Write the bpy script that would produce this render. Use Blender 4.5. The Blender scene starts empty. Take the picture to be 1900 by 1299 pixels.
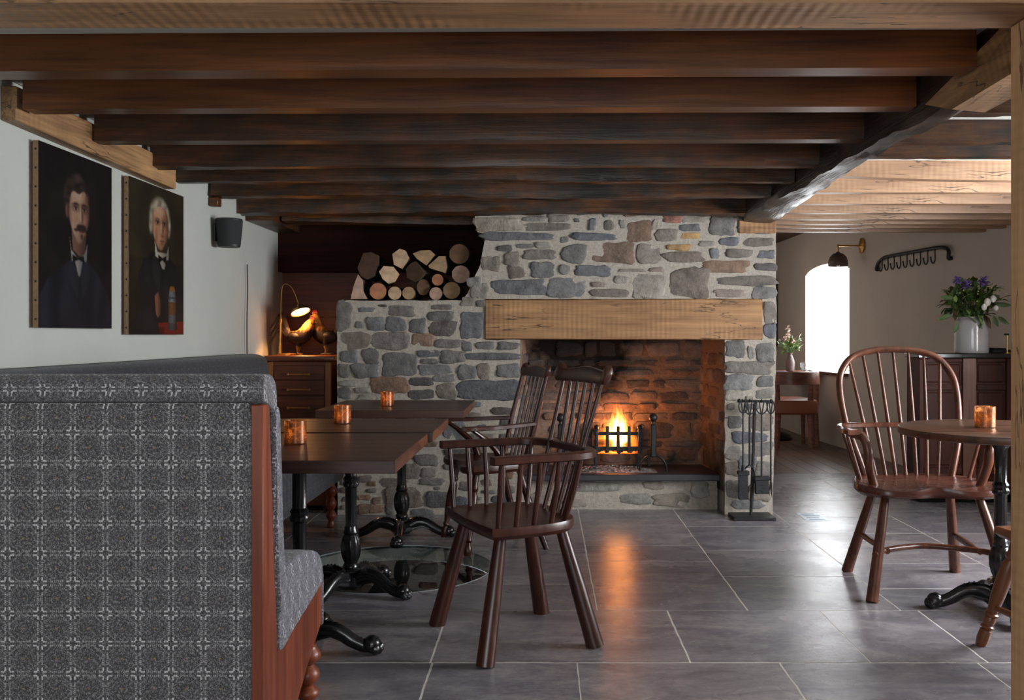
import bpy, bmesh, math, random
from mathutils import Vector, Matrix, noise
random.seed(7)
C = bpy.context.scene.collection
F, CX, CY, HC = 1760.0, 1010.0, 622.0, 1.15      # focal length in pixels, vanishing point, eye height
PI = math.pi
def wx(px, Y): return (px - CX) * Y / F
def wz(py, Y): return HC - (py - CY) * Y / F
def lerp(a, b, t): return a + (b - a) * t
def V(*a): return Vector(a)

# ------------------------------------------------------------------ materials
def new_mat(name):
    m = bpy.data.materials.new(name); m.use_nodes = True
    nt = m.node_tree; nt.nodes.clear()
    o = nt.nodes.new('ShaderNodeOutputMaterial')
    return m, nt, o
class N:
    """tiny node helper"""
    def __init__(s, nt): s.nt = nt
    def n(s, t, **kw):
        x = s.nt.nodes.new(t)
        for k, v in kw.items():
            if hasattr(x, k): setattr(x, k, v)
        return x
    def l(s, a, b): s.nt.links.new(a, b)
    def val(s, sock, v):
        if hasattr(v, 'is_output') or isinstance(v, bpy.types.NodeSocket): s.l(v, sock)
        else: sock.default_value = v
    def math(s, op, a, b=0.0, c=None):
        x = s.n('ShaderNodeMath'); x.operation = op
        s.val(x.inputs[0], a); s.val(x.inputs[1], b)
        if c is not None: s.val(x.inputs[2], c)
        return x.outputs[0]
    def coord(s, kind='Object', scale=(1, 1, 1), rot=(0, 0, 0), loc=(0, 0, 0)):
        t = s.n('ShaderNodeTexCoord'); mp = s.n('ShaderNodeMapping')
        mp.inputs['Scale'].default_value = scale; mp.inputs['Rotation'].default_value = rot; mp.inputs['Location'].default_value = loc
        s.l(t.outputs[kind], mp.inputs['Vector']); return mp.outputs[0]
    def noise(s, vec, scale=5, detail=4, rough=.55, dist=0.0):
        x = s.n('ShaderNodeTexNoise'); x.inputs['Scale'].default_value = scale; x.inputs['Detail'].default_value = detail
        x.inputs['Roughness'].default_value = rough; x.inputs['Distortion'].default_value = dist
        if vec is not None: s.l(vec, x.inputs['Vector'])
        return x.outputs['Fac']
    def ramp(s, fac, stops):
        x = s.n('ShaderNodeValToRGB'); e = x.color_ramp.elements
        while len(e) < len(stops): e.new(.5)
        for i, (p, c) in enumerate(stops):
            e[i].position = p; e[i].color = (c[0], c[1], c[2], 1) if not isinstance(c, (int, float)) else (c, c, c, 1)
        s.val(x.inputs['Fac'], fac); return x.outputs['Color']
    def mix(s, fac, a, b, mode='MIX'):
        x = s.n('ShaderNodeMix'); x.data_type = 'RGBA'; x.blend_type = mode
        s.val(x.inputs[0], fac)
        for sock, v in ((x.inputs[6], a), (x.inputs[7], b)):
            if isinstance(v, (tuple, list)): sock.default_value = (v[0], v[1], v[2], 1)
            else: s.val(sock, v)
        return x.outputs[2]
    def bump(s, h, strength=.3, dist=.01, normal=None):
        x = s.n('ShaderNodeBump'); x.inputs['Strength'].default_value = strength; x.inputs['Distance'].default_value = dist
        s.l(h, x.inputs['Height'])
        if normal is not None: s.l(normal, x.inputs['Normal'])
        return x.outputs[0]
    def bsdf(s, col, rough=.5, metal=0.0, normal=None, spec=.5, **kw):
        x = s.n('ShaderNodeBsdfPrincipled')
        if isinstance(col, (tuple, list)): x.inputs['Base Color'].default_value = (col[0], col[1], col[2], 1)
        else: s.l(col, x.inputs['Base Color'])
        s.val(x.inputs['Roughness'], rough); s.val(x.inputs['Metallic'], metal)
        x.inputs['Specular IOR Level'].default_value = spec
        for k, v in kw.items(): s.val(x.inputs[k.replace('_', ' ')], v)
        if normal is not None: s.l(normal, x.inputs['Normal'])
        return x.outputs[0]
def srgb(r, g, b):
    f = lambda c: (c / 255 / 12.92) if c / 255 <= .04045 else ((c / 255 + .055) / 1.055) ** 2.4
    return (f(r), f(g), f(b))
MATS = {}
def wood(name, dark, light, axis=0, rough=.4, scale=1.0, bump=.15, saw=0.0, spec=.5, blotch=0.0, blotch_col=(.01, .008, .006), coat=0.0):
    if name in MATS: return MATS[name]
    m, nt, o = new_mat(name); g = N(nt)
    sc = [22 * scale] * 3; sc[axis] = 1.6 * scale
    v = g.coord('Object', tuple(sc))
    n1 = g.noise(v, 1.0, 6, .6, .6)
    sc2 = [90 * scale] * 3; sc2[axis] = 3 * scale
    n2 = g.noise(g.coord('Object', tuple(sc2)), 1.0, 3, .6)
    big = g.noise(g.coord('Object', (1.5, 1.5, 1.5)), 1.2, 3)
    f = g.math('ADD', g.math('MULTIPLY', n1, .65), g.math('MULTIPLY', n2, .35))
    f = g.math('ADD', f, g.math('MULTIPLY', g.math('SUBTRACT', big, .5), .5))
    mid = tuple(lerp(dark[i], light[i], .45) for i in range(3))
    col = g.ramp(f, [(.30, dark), (.5, mid), (.72, light)])
    h = f
    if blotch > 0:
        bl = g.ramp(g.noise(g.coord('Object', (1.2, 3, 3)), 2.2, 5, .65), [(.5 - .12 * blotch, 0), (.62, 1)])
        col = g.mix(g.math('MULTIPLY', bl, min(1, blotch)), col, blotch_col)
    if saw > 0:
        w = g.n('ShaderNodeTexWave'); w.bands_direction = 'XYZ'[axis]; w.inputs['Scale'].default_value = 10; w.inputs['Distortion'].default_value = 1.2; w.inputs['Detail'].default_value = 2
        g.l(g.coord('Object'), w.inputs['Vector'])
        wf = g.math('MULTIPLY', w.outputs['Fac'], g.ramp(g.noise(g.coord('Object', (2, 2, 2)), 1.3, 2), [(.4, 0), (.6, 1)]))
        col = g.mix(g.math('MULTIPLY', wf, saw), col, tuple(c * .62 for c in dark))
        h = g.math('SUBTRACT', h, g.math('MULTIPLY', wf, .6))
    if name.startswith('oak'):
        sk = [5.0] * 3; sk[axis] = .55
        nk = g.noise(g.coord('Object', tuple(sk)), 1.3, 4, .6, .3)
        ck = g.math('LESS_THAN', g.math('ABSOLUTE', g.math('SUBTRACT', nk, .5)), .0045)
        ck = g.math('MULTIPLY', ck, g.ramp(g.noise(g.coord('Object', (3, 3, 3)), 1.0, 2), [(.48, 0), (.56, 1)]))
        col = g.mix(g.math('MULTIPLY', ck, .8), col, tuple(c * .25 for c in dark))
        kn = g.n('ShaderNodeTexVoronoi'); kn.inputs['Scale'].default_value = 1.0; sv = [5.0] * 3; sv[axis] = 1.6; g.l(g.coord('Object', tuple(sv)), kn.inputs['Vector'])
        col = g.mix(g.ramp(kn.outputs['Distance'], [(.03, .75), (.11, 0)]), col, tuple(c * .5 for c in dark))
        h = g.math('SUBTRACT', h, ck)
    rr = g.math('ADD', rough - .1, g.math('MULTIPLY', n1, .22))
    kw = {}
    if coat: kw = {'Coat_Weight': coat, 'Coat_Roughness': .2}
    g.l(g.bsdf(col, rr, 0, g.bump(h, bump, .008), spec, **kw), o.inputs[0]); MATS[name] = m; return m
def plain(name, col, rough=.5, metal=0.0, bump=0.0, bscale=60, var=.0, spec=.5):
    if name in MATS: return MATS[name]
    m, nt, o = new_mat(name); g = N(nt)
    nz = g.noise(g.coord('Object'), bscale, 5)
    c = g.mix(nz, tuple(x * (1 - var) for x in col), tuple(min(1, x * (1 + var)) for x in col))
    nrm = g.bump(nz, bump, .01) if bump else None
    rr = g.math('ADD', rough - .06, g.math('MULTIPLY', nz, .12))
    g.l(g.bsdf(c, rr, metal, nrm, spec), o.inputs[0]); MATS[name] = m; return m
def emis(name, col, strength):
    m, nt, o = new_mat(name); g = N(nt)
    e = g.n('ShaderNodeEmission'); e.inputs[0].default_value = (*col, 1); e.inputs[1].default_value = strength
    g.l(e.outputs[0], o.inputs[0]); MATS[name] = m; return m

oak = wood('oak_pale', srgb(118, 80, 50), srgb(192, 146, 98), 0, .55, 1.0, .2, .16)
oak_cross = wood('oak_crossbeam_wood', srgb(112, 78, 52), srgb(188, 142, 100), 0, .5, 1.0, .25, .04)
oak_y = wood('oak_pale_along', srgb(104, 74, 48), srgb(188, 146, 100), 1, .5, 1.0, .2, .3)
oak_z = wood('oak_pale_upright', srgb(172, 126, 86), srgb(230, 184, 138), 2, .6, 1.0, .15, .2)
joist_brown = wood('joist_brown', srgb(50, 25, 7), srgb(124, 68, 20), 0, .36, 1.0, .2, 0, .5)
joist_dark = wood('joist_dark', srgb(38, 20, 8), srgb(108, 60, 22), 0, .38, 1.0, .35, 0, .5, .8)
joist_old = wood('joist_old', srgb(34, 19, 8), srgb(112, 66, 28), 0, .4, 1.3, .7, 0, .5, 1.0)
beam_old = wood('beam_old', srgb(22, 14, 10), srgb(70, 44, 30), 1, .33, 1.4, .8, 0, .6, 1.0)
chair_dark = wood('chair_dark', srgb(34, 14, 10), srgb(80, 38, 25), 2, .32, 1.2, .06, 0, .5)
chair_mid = wood('chair_brown', srgb(52, 25, 16), srgb(118, 68, 45), 2, .3, 1.2, .06, 0, .5)
chair_seat = wood('chair_seat_brown', srgb(72, 38, 29), srgb(104, 60, 47), 0, .26, 1.2, .02, 0, .5)
table_top = wood('table_top_wood', srgb(46, 24, 17), srgb(96, 56, 40), 0, .36, .8, .05, 0, .5)
table_round = wood('round_table_wood', srgb(52, 28, 18), srgb(120, 78, 54), 0, .3, .8, .05, 0, .5)
mahog = wood('bench_mahogany', srgb(84, 34, 18), srgb(150, 74, 44), 2, .38, .8, .06, 0, .5)
chest_wood = wood('chest_wood', srgb(58, 26, 14), srgb(124, 66, 36), 0, .36, 1, .06, 0, .5)
cab_wood = wood('cabinet_wood', srgb(36, 14, 10), srgb(84, 38, 27), 2, .5, 1, .06, 0, .25)
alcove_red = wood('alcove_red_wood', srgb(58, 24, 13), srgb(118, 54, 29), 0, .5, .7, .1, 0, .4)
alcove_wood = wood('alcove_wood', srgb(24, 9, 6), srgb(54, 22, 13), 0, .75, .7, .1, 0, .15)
bark = plain('log_bark', srgb(66, 48, 34), .9, 0, 1.0, 40, .6)
cast_iron = plain('cast_iron_black', (.008, .008, .009), .22, 0, .12, 60, .3, .6)
wrought = plain('wrought_iron', (.022, .022, .024), .42, .3, .25, 70, .4)
brass = plain('brass', srgb(196, 148, 80), .3, 1, .05, 40, .1)
black_plastic = plain('speaker_black', (.012, .012, .014), .5, 0, .05, 300, .2)
tan_leather = plain('tan_leather', srgb(142, 84, 62), .42, 0, .15, 120, .15)
white_cer = plain('grey_white_glaze', srgb(176, 174, 178), .12, 0, .02, 8, .05, .6)
soot_black = plain('soot', (.004, .0035, .003), .95, 0, .4, 30, .3, .2)
slate = plain('hearth_slate', srgb(52, 50, 56), .42, 0, .15, 30, .25)

def plaster(name, col):
    m, nt, o = new_mat(name); g = N(nt)
    v = g.coord('Object')
    a = g.noise(v, 2.5, 4); b = g.noise(v, 45, 4)
    c = g.mix(g.ramp(a, [(.35, 0), (.7, 1)]), tuple(x * .93 for x in col), col)
    h = g.math('ADD', g.math('MULTIPLY', a, 1.0), g.math('MULTIPLY', b, .12))
    g.l(g.bsdf(c, .85, 0, g.bump(h, .35, .02), .25), o.inputs[0]); MATS[name] = m; return m
lime = plaster('lime_plaster', srgb(180, 181, 174))
cream = plaster('cream_plaster', srgb(206, 194, 182))
ceil_mat = plaster('ceiling_paint', srgb(216, 214, 208))

def stone_mat(name, soot=False):
    m, nt, o = new_mat(name); g = N(nt)
    at = g.n('ShaderNodeAttribute'); at.attribute_name = 'tone'; at.attribute_type = 'GEOMETRY'
    v = g.coord('Object')
    n1 = g.noise(v, 14, 8, .68); n2 = g.noise(v, 60, 5, .6); n3 = g.noise(v, 5, 3)
    c = g.mix(.8, at.outputs['Color'], g.ramp(n1, [(.28, .22), (.5, .62), (.72, 1.0)]), 'MULTIPLY')
    c = g.mix(g.ramp(n2, [(.55, 0), (.75, .35)]), c, srgb(168, 160, 150))
    h = g.math('ADD', n1, g.math('MULTIPLY', n2, .3))
    if soot:
        sp = g.n('ShaderNodeSeparateXYZ'); g.l(v, sp.inputs[0])
        x = g.math('ABSOLUTE', g.math('SUBTRACT', sp.outputs[0], .30))
        s1 = g.math('SUBTRACT', 1.0, g.math('MULTIPLY', x, 1.9))
        s2 = g.math('MULTIPLY', g.math('SUBTRACT', sp.outputs[2], .55), 1.6)
        s = g.math('ADD', g.math('ADD', g.math('MULTIPLY', s1, s2), g.math('SUBTRACT', n3, .5)), .05)
        c = g.mix(g.ramp(s, [(.1, 0), (.45, .97)]), c, (.003, .003, .003))
    g.l(g.bsdf(c, .78, 0, g.bump(h, .9, .016), .35), o.inputs[0]); MATS[name] = m; return m
def mortar_mat(name, col, soot=False):
    m, nt, o = new_mat(name); g = N(nt)
    v = g.coord('Object')
    n1 = g.noise(v, 52, 7, .82); n2 = g.noise(v, 9, 4); n3 = g.noise(v, 5, 3)
    c = g.mix(g.ramp(n1, [(.3, 0), (.65, 1)]), tuple(x * .46 for x in col), col)
    c = g.mix(g.ramp(n2, [(.35, .0), (.7, .25)]), c, tuple(x * .66 for x in col))
    if soot:
        sp = g.n('ShaderNodeSeparateXYZ'); g.l(v, sp.inputs[0])
        x = g.math('ABSOLUTE', g.math('SUBTRACT', sp.outputs[0], .30))
        s1 = g.math('SUBTRACT', 1.0, g.math('MULTIPLY', x, 1.9))
        s2 = g.math('MULTIPLY', g.math('SUBTRACT', sp.outputs[2], .55), 1.6)
        s = g.math('ADD', g.math('ADD', g.math('MULTIPLY', s1, s2), g.math('SUBTRACT', n3, .5)), .05)
        c = g.mix(g.ramp(s, [(.1, 0), (.45, .97)]), c, (.003, .003, .003))
    h = g.math('ADD', n1, g.math('MULTIPLY', n2, .8))
    g.l(g.bsdf(c, .92, 0, g.bump(h, 1.0, .02), .2), o.inputs[0]); MATS[name] = m; return m
stone = stone_mat('rubble_stone'); stone_s = stone_mat('firebox_stone', True)
mortar = mortar_mat('lime_mortar', srgb(232, 220, 205)); mortar_s = mortar_mat('firebox_mortar', srgb(176, 158, 142), True)

def tile_mat():
    m, nt, o = new_mat('floor_tiles'); g = N(nt)
    at = g.n('ShaderNodeAttribute'); at.attribute_name = 'tone'; at.attribute_type = 'GEOMETRY'
    v = g.coord('Object')
    n1 = g.noise(g.coord('Object', (1, 2.2, 1)), 3.2, 7, .62, 1.0); n2 = g.noise(g.coord('Object', (1, 1.6, 1)), 30, 6, .75); n3 = g.noise(v, 110, 3)
    f = g.math('ADD', g.math('MULTIPLY', n1, .6), g.math('MULTIPLY', n2, .4))
    c = g.ramp(f, [(.33, srgb(90, 86, 92)), (.46, srgb(113, 108, 114)), (.54, srgb(130, 124, 128)), (.68, srgb(156, 149, 150))])
    c = g.mix(.8, c, at.outputs['Color'], 'MULTIPLY')
    pit = g.ramp(g.noise(g.coord('Object', (1.6, 1, 1)), 26, 3, .7, 1.5), [(.66, 0), (.71, 1)])
    c = g.mix(g.math('MULTIPLY', pit, .5), c, srgb(150, 144, 138))
    rr = g.math('ADD', .12, g.math('MULTIPLY', g.noise(v, 1.7, 4, .6), .30))
    h = g.math('ADD', g.math('ADD', g.math('MULTIPLY', f, .7), g.math('MULTIPLY', n3, .06)), g.math('MULTIPLY', pit, -.5))
    g.l(g.bsdf(c, rr, 0, g.bump(h, .22, .01), .5), o.inputs[0]); MATS['floor_tiles'] = m; return m
tiles = tile_mat()
grout = plain('grout', srgb(206, 200, 192), .9, 0, .6, 200, .3)

def fabric(name, ux, base, pale, strength=1.0, off=0.0):
    """woven cloth: u runs along `ux`, v is the dot with (rest)"""
    m, nt, o = new_mat(name); g = N(nt)
    tc = g.n('ShaderNodeTexCoord'); sp = g.n('ShaderNodeSeparateXYZ'); g.l(tc.outputs['Object'], sp.inputs[0])
    X, Y, Z = sp.outputs
    u = g.math('ADD', X, Y)
    v = g.math('ADD', Z, Y if ux == 0 else X)
    uu = g.math('FRACT', g.math('DIVIDE', g.math('ADD', u, 20.041), .0815)); vv = g.math('FRACT', g.math('DIVIDE', g.math('ADD', v, 20.0015 + off), .0752))
    a = g.math('ABSOLUTE', g.math('SUBTRACT', uu, .5)); b = g.math('ABSOLUTE', g.math('SUBTRACT', vv, .5))
    mx = g.math('MAXIMUM', a, b); mn = g.math('MINIMUM', a, b)
    def band(x, c, w): return g.math('LESS_THAN', g.math('ABSOLUTE', g.math('SUBTRACT', x, c)), w)
    dash = g.math('MULTIPLY', band(mx, .145, .062), band(mn, .066, .026))
    dots = g.math('MULTIPLY', g.math('MULTIPLY', band(mx, .39, .11), band(mn, .066, .028)), g.math('GREATER_THAN', g.math('SINE', g.math('MULTIPLY', mx, 105.0)), -.2))
    s = g.math('ADD', a, b)
    octa = g.math('MULTIPLY', band(s, .42, .03), g.math('GREATER_THAN', g.math('SINE', g.math('MULTIPLY', g.math('SUBTRACT', a, b), 95.0)), .0))
    octb = g.math('MULTIPLY', band(s, .62, .02), g.math('GREATER_THAN', g.math('SINE', g.math('MULTIPLY', g.math('SUBTRACT', a, b), 95.0)), .2))
    star = g.math('LESS_THAN', s, .07)
    yel = g.math('GREATER_THAN', s, .955)
    wv = g.noise(g.coord('Object', (1, 1, 1)), 330, 2, .7); wv2 = g.noise(g.coord('Object'), 150, 3, .7)
    nz = g.math('ADD', g.math('MULTIPLY', wv, .55), g.math('MULTIPLY', wv2, .45))
    c = g.ramp(nz, [(.34, tuple(x * .35 for x in base)), (.5, base), (.64, tuple(lerp(base[i], pale[i], .42) for i in range(3)))])
    thr = g.ramp(nz, [(.36, .1), (.52, 1.0)])
    f = g.math('MINIMUM', 1.0, g.math('ADD', g.math('ADD', g.math('MULTIPLY', dash, .95), g.math('MULTIPLY', dots, .38)), g.math('ADD', g.math('MULTIPLY', octa, .30), g.math('MULTIPLY', octb, .18))))
    c = g.mix(g.math('MULTIPLY', g.math('MULTIPLY', f, strength), thr), c, pale)
    c = g.mix(g.math('MULTIPLY', yel, .45), c, srgb(170, 150, 70))
    g.l(g.bsdf(c, .95, 0, g.bump(nz, .6, .004), .15, Sheen_Weight=.15), o.inputs[0]); MATS[name] = m; return m
cloth1 = fabric('patterned_wool_grey', 0, srgb(84, 81, 83), srgb(216, 213, 213))
cloth1_sheen = fabric('patterned_wool_painted_sheen', 0, srgb(90, 88, 94), srgb(206, 206, 212), .8)  # same grey wool, lightened and blued to paint in the sheen of light
cloth1r = fabric('patterned_wool_roll', 0, srgb(88, 85, 89), srgb(212, 210, 213), .95, -.021)
cloth2 = fabric('patterned_wool_dark', 1, srgb(50, 50, 55), srgb(110, 110, 116), .6)

def glass_mat(name, tint=(1, 1, 1), refl=.5, rough=.0, dens=1.0):
    """thin clear glass: mostly see-through with a fresnel reflection"""
    m, nt, o = new_mat(name); g = N(nt)
    t = g.n('ShaderNodeBsdfTransparent'); t.inputs[0].default_value = (*tint, 1)
    gl = g.n('ShaderNodeBsdfGlossy'); gl.inputs[1].default_value = rough
    fr = g.n('ShaderNodeFresnel'); fr.inputs[0].default_value = 1.0 + refl
    mx = g.n('ShaderNodeMixShader'); gb = g.n('ShaderNodeNewGeometry'); g.l(g.math('MULTIPLY', fr.outputs[0], g.math('SUBTRACT', 1.0, gb.outputs['Backfacing'])), mx.inputs[0]); g.l(t.outputs[0], mx.inputs[1]); g.l(gl.outputs[0], mx.inputs[2])
    g.l(mx.outputs[0], o.inputs[0]); MATS[name] = m; return m
clear_glass = glass_mat('clear_glass', (.96, .97, .97), .5)
well_glass = glass_mat('well_glass', (.80, .84, .84), .55)
rim_glass = plain('glass_rim', srgb(190, 200, 204), .15, .4, 0, 20, .05)

def mercury(name, glow):
    m, nt, o = new_mat(name); g = N(nt)
    v = g.coord('Object')
    n1 = g.noise(v, 330, 4, .8); n2 = g.noise(v, 60, 3)
    sp = g.ramp(g.math('ADD', g.math('MULTIPLY', n1, .65), g.math('MULTIPLY', n2, .35)), [(.40, 0), (.52, 1)])
    tr = g.n('ShaderNodeBsdfTranslucent'); tr.inputs[0].default_value = (1.0, .66, .40, 1)
    gl = g.n('ShaderNodeBsdfGlossy'); gl.inputs[0].default_value = (.45, .25, .16, 1); gl.inputs[1].default_value = .28
    df = g.n('ShaderNodeBsdfDiffuse'); df.inputs[0].default_value = (.06, .02, .012, 1)
    mx0 = g.n('ShaderNodeMixShader'); mx0.inputs[0].default_value = .55; g.l(gl.outputs[0], mx0.inputs[1]); g.l(df.outputs[0], mx0.inputs[2])
    mx = g.n('ShaderNodeMixShader'); g.l(g.math('MULTIPLY', sp, .9), mx.inputs[0]); g.l(tr.outputs[0], mx.inputs[1]); g.l(mx0.outputs[0], mx.inputs[2])
    g.l(mx.outputs[0], o.inputs[0]); MATS[name] = m; return m
copper_glass = mercury('copper_mercury_glass', 1)

# ------------------------------------------------------------------ mesh helpers
def tag(o, label=None, cat=None, group=None, kind=None):
    if label: o['label'] = label
    if cat: o['category'] = cat
    if group: o['group'] = group
    if kind: o['kind'] = kind
    return o
def thing(name, label, cat, loc=(0, 0, 0), rz=0.0, group=None, kind=None):
    o = bpy.data.objects.new(name, None); C.objects.link(o); o.empty_display_size = .1
    o.location = loc; o.rotation_euler = (0, 0, rz)
    return tag(o, label, cat, group, kind)
def build(name, bm, mat, parent=None, loc=None, smooth=True, angle=38, recalc=True):
    if recalc: bmesh.ops.recalc_face_normals(bm, faces=bm.faces)
    me = bpy.data.meshes.new(name)
    for f in bm.faces: f.smooth = smooth
    bm.to_mesh(me); bm.free()
    for m_ in (mat if isinstance(mat, (list, tuple)) else [mat]): me.materials.append(m_)
    if smooth: me.set_sharp_from_angle(angle=math.radians(angle))
    o = bpy.data.objects.new(name, me); C.objects.link(o)
    if parent is not None: o.parent = parent
    if loc is not None: o.location = loc
    return o
def NB(): return bmesh.new()
def face(bm, vs, mi=0):
    try: f = bm.faces.new(vs)
    except ValueError: return None
    f.material_index = mi; return f
def box(bm, x0, x1, y0, y1, z0, z1, bev=0.0, mi=0, M=None, seg=1):
    t = bmesh.new()
    vs = [t.verts.new((x, y, z)) for x in (x0, x1) for y in (y0, y1) for z in (z0, z1)]
    for q in ((0, 1, 3, 2), (4, 6, 7, 5), (0, 4, 5, 1), (2, 3, 7, 6), (0, 2, 6, 4), (1, 5, 7, 3)): t.faces.new([vs[i] for i in q])
    if bev > 0: bmesh.ops.bevel(t, geom=t.edges[:], offset=bev, segments=seg, affect='EDGES', profile=.5)
    join(bm, t, M, mi)
def join(bm, t, M=None, mi=None):
    mp = {}
    for v in t.verts: mp[v] = bm.verts.new(M @ v.co if M is not None else v.co)
    for f in t.faces:
        nf = face(bm, [mp[v] for v in f.verts])
        if nf is not None: nf.material_index = f.material_index if mi is None else mi
    t.free()
def frames(pts):
    """parallel-transport frames along a polyline"""
    out = []; n = len(pts)
    tang = [((pts[min(i + 1, n - 1)] - pts[max(i - 1, 0)]).normalized()) for i in range(n)]
    ref = Vector((0, 0, 1)) if abs(tang[0].z) < .9 else Vector((1, 0, 0))
    nrm = (ref - tang[0] * ref.dot(tang[0])).normalized()
    for i in range(n):
        nrm = (nrm - tang[i] * nrm.dot(tang[i])).normalized()
        out.append((tang[i], nrm, tang[i].cross(nrm)))
    return out
def tube(bm, pts, rad, seg=12, mi=0, cap=True, sx=1.0, sy=1.0, closed=False):
    pts = [Vector(p) for p in pts]
    if isinstance(rad, (int, float)): rad = [rad] * len(pts)
    if closed:
        pts2 = pts + [pts[0]]; rad = list(rad) + [rad[0]]; fr = frames(pts2)[:-1]
    else: fr = frames(pts)
    rings = []
    for p, r, (t, n, b) in zip(pts, rad, fr):
        rings.append([bm.verts.new(p + (n * math.cos(a) * sx + b * math.sin(a) * sy) * r) for a in [2 * PI * k / seg for k in range(seg)]])
    R = len(rings)
    for i in range(R if closed else R - 1):
        A, B = rings[i], rings[(i + 1) % R]
        for k in range(seg): face(bm, [A[k], A[(k + 1) % seg], B[(k + 1) % seg], B[k]], mi)
    if cap and not closed: face(bm, rings[0][::-1], mi); face(bm, rings[-1], mi)
def lathe(bm, prof, seg=24, M=None, mi=0, fl=None, cap=True):
    """prof: [(r, z)]; fl(r, z, angle) -> r modifies the radius"""
    rings = []
    for r, z in prof:
        ring = []
        for k in range(seg):
            a = 2 * PI * k / seg; rr = fl(r, z, a) if fl else r
            p = Vector((rr * math.cos(a), rr * math.sin(a), z)); ring.append(bm.verts.new(M @ p if M is not None else p))
        rings.append(ring)
    for A, B in zip(rings, rings[1:]):
        for k in range(seg): face(bm, [A[k], A[(k + 1) % seg], B[(k + 1) % seg], B[k]], mi)
    if cap: face(bm, rings[0][::-1], mi); face(bm, rings[-1], mi)
def prism(bm, poly, d0, d1, axis='y', mi=0, mcap=None, M=None):
    """poly: [(a, b)] in the plane across `axis`, pushed from d0 to d1"""
    def P(a, b, d): return {'y': Vector((a, d, b)), 'x': Vector((d, a, b)), 'z': Vector((a, b, d))}[axis]
    A = [bm.verts.new(M @ P(a, b, d0) if M is not None else P(a, b, d0)) for a, b in poly]
    B = [bm.verts.new(M @ P(a, b, d1) if M is not None else P(a, b, d1)) for a, b in poly]
    n = len(poly)
    for k in range(n): face(bm, [A[k], A[(k + 1) % n], B[(k + 1) % n], B[k]], mi)
    face(bm, A, mi if mcap is None else mcap); face(bm, B[::-1], mi)
def ball(bm, c, r, seg=12, rings=8, sc=(1, 1, 1), mi=0, M=None):
    t = bmesh.new(); bmesh.ops.create_uvsphere(t, u_segments=seg, v_segments=rings, radius=r)
    for v in t.verts: v.co = Vector((v.co.x * sc[0], v.co.y * sc[1], v.co.z * sc[2]))
    MM = Matrix.Translation(Vector(c))
    if M is not None: MM = MM @ M
    join(bm, t, MM, mi)
def spline(pts, n=8):
    """Catmull-Rom through points of any dimension"""
    pts = [Vector(p) for p in pts]; out = []
    P = [pts[0] * 2 - pts[1]] + pts + [pts[-1] * 2 - pts[-2]]
    for i in range(1, len(P) - 2):
        for k in range(n):
            t = k / n; a, b, c, d = P[i - 1], P[i], P[i + 1], P[i + 2]
            out.append(.5 * ((2 * b) + (c - a) * t + (2 * a - 5 * b + 4 * c - d) * t * t + (3 * b - a - 3 * c + d) * t ** 3))
    out.append(pts[-1]); return out
def ribbon(bm, path, w, h, bev=.25, mi=0):
    """flat rail swept along a path: w across in the horizontal plane, h upright"""
    path = [Vector(p) for p in path]; rings = []; n = len(path)
    prof = [(-1, -1 + bev), (-1 + bev, -1), (1 - bev, -1), (1, -1 + bev), (1, 1 - bev), (1 - bev, 1), (-1 + bev, 1), (-1, 1 - bev)]
    W = w if isinstance(w, (list, tuple)) else [w] * n
    for i in range(n):
        t = path[min(i + 1, n - 1)] - path[max(i - 1, 0)]; t.z = 0; t.normalize(); s = Vector((t.y, -t.x, 0))
        rings.append([bm.verts.new(path[i] + s * a * W[i] / 2 + Vector((0, 0, b * h / 2))) for a, b in prof])
    for A, B in zip(rings, rings[1:]):
        for k in range(8): face(bm, [A[k], A[(k + 1) % 8], B[(k + 1) % 8], B[k]], mi)
    face(bm, rings[0][::-1], mi); face(bm, rings[-1], mi)
def roughen(bm, amp, freq=6.0, seed=0.0, axes=(1, 1, 1)):
    for v in bm.verts:
        d = noise.noise_vector(v.co * freq + Vector((seed, seed * 1.7, 0))) + .5 * noise.noise_vector(v.co * freq * 2.7 + Vector((0, seed, 3)))
        v.co += Vector((d.x * axes[0], d.y * axes[1], d.z * axes[2])) * amp
def kids(o): return [c for c in C.objects if c.parent == o]
def copy_tree(o, parent=None):
    c = o.copy(); C.objects.link(c)
    if parent is not None: c.parent = parent
    for ch in list(o.children): copy_tree(ch, c)
    return c
# ------------------------------------------------------------------ camera, render look
cam = bpy.data.cameras.new('camera'); co = bpy.data.objects.new('camera', cam); C.objects.link(co)
co.location = (0, 0, HC); co.rotation_euler = (PI / 2, 0, 0)
cam.sensor_width = 36; cam.lens = F / 1900 * 36; cam.clip_start = .05
cam.shift_x = -(CX - 950) / 1900; cam.shift_y = -(649.5 - CY) / 1900
sc = bpy.context.scene; sc.camera = co
sc.view_settings.view_transform = 'Standard'; sc.view_settings.look = 'None'; sc.view_settings.gamma = 1; sc.view_settings.exposure = 0.0

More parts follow.
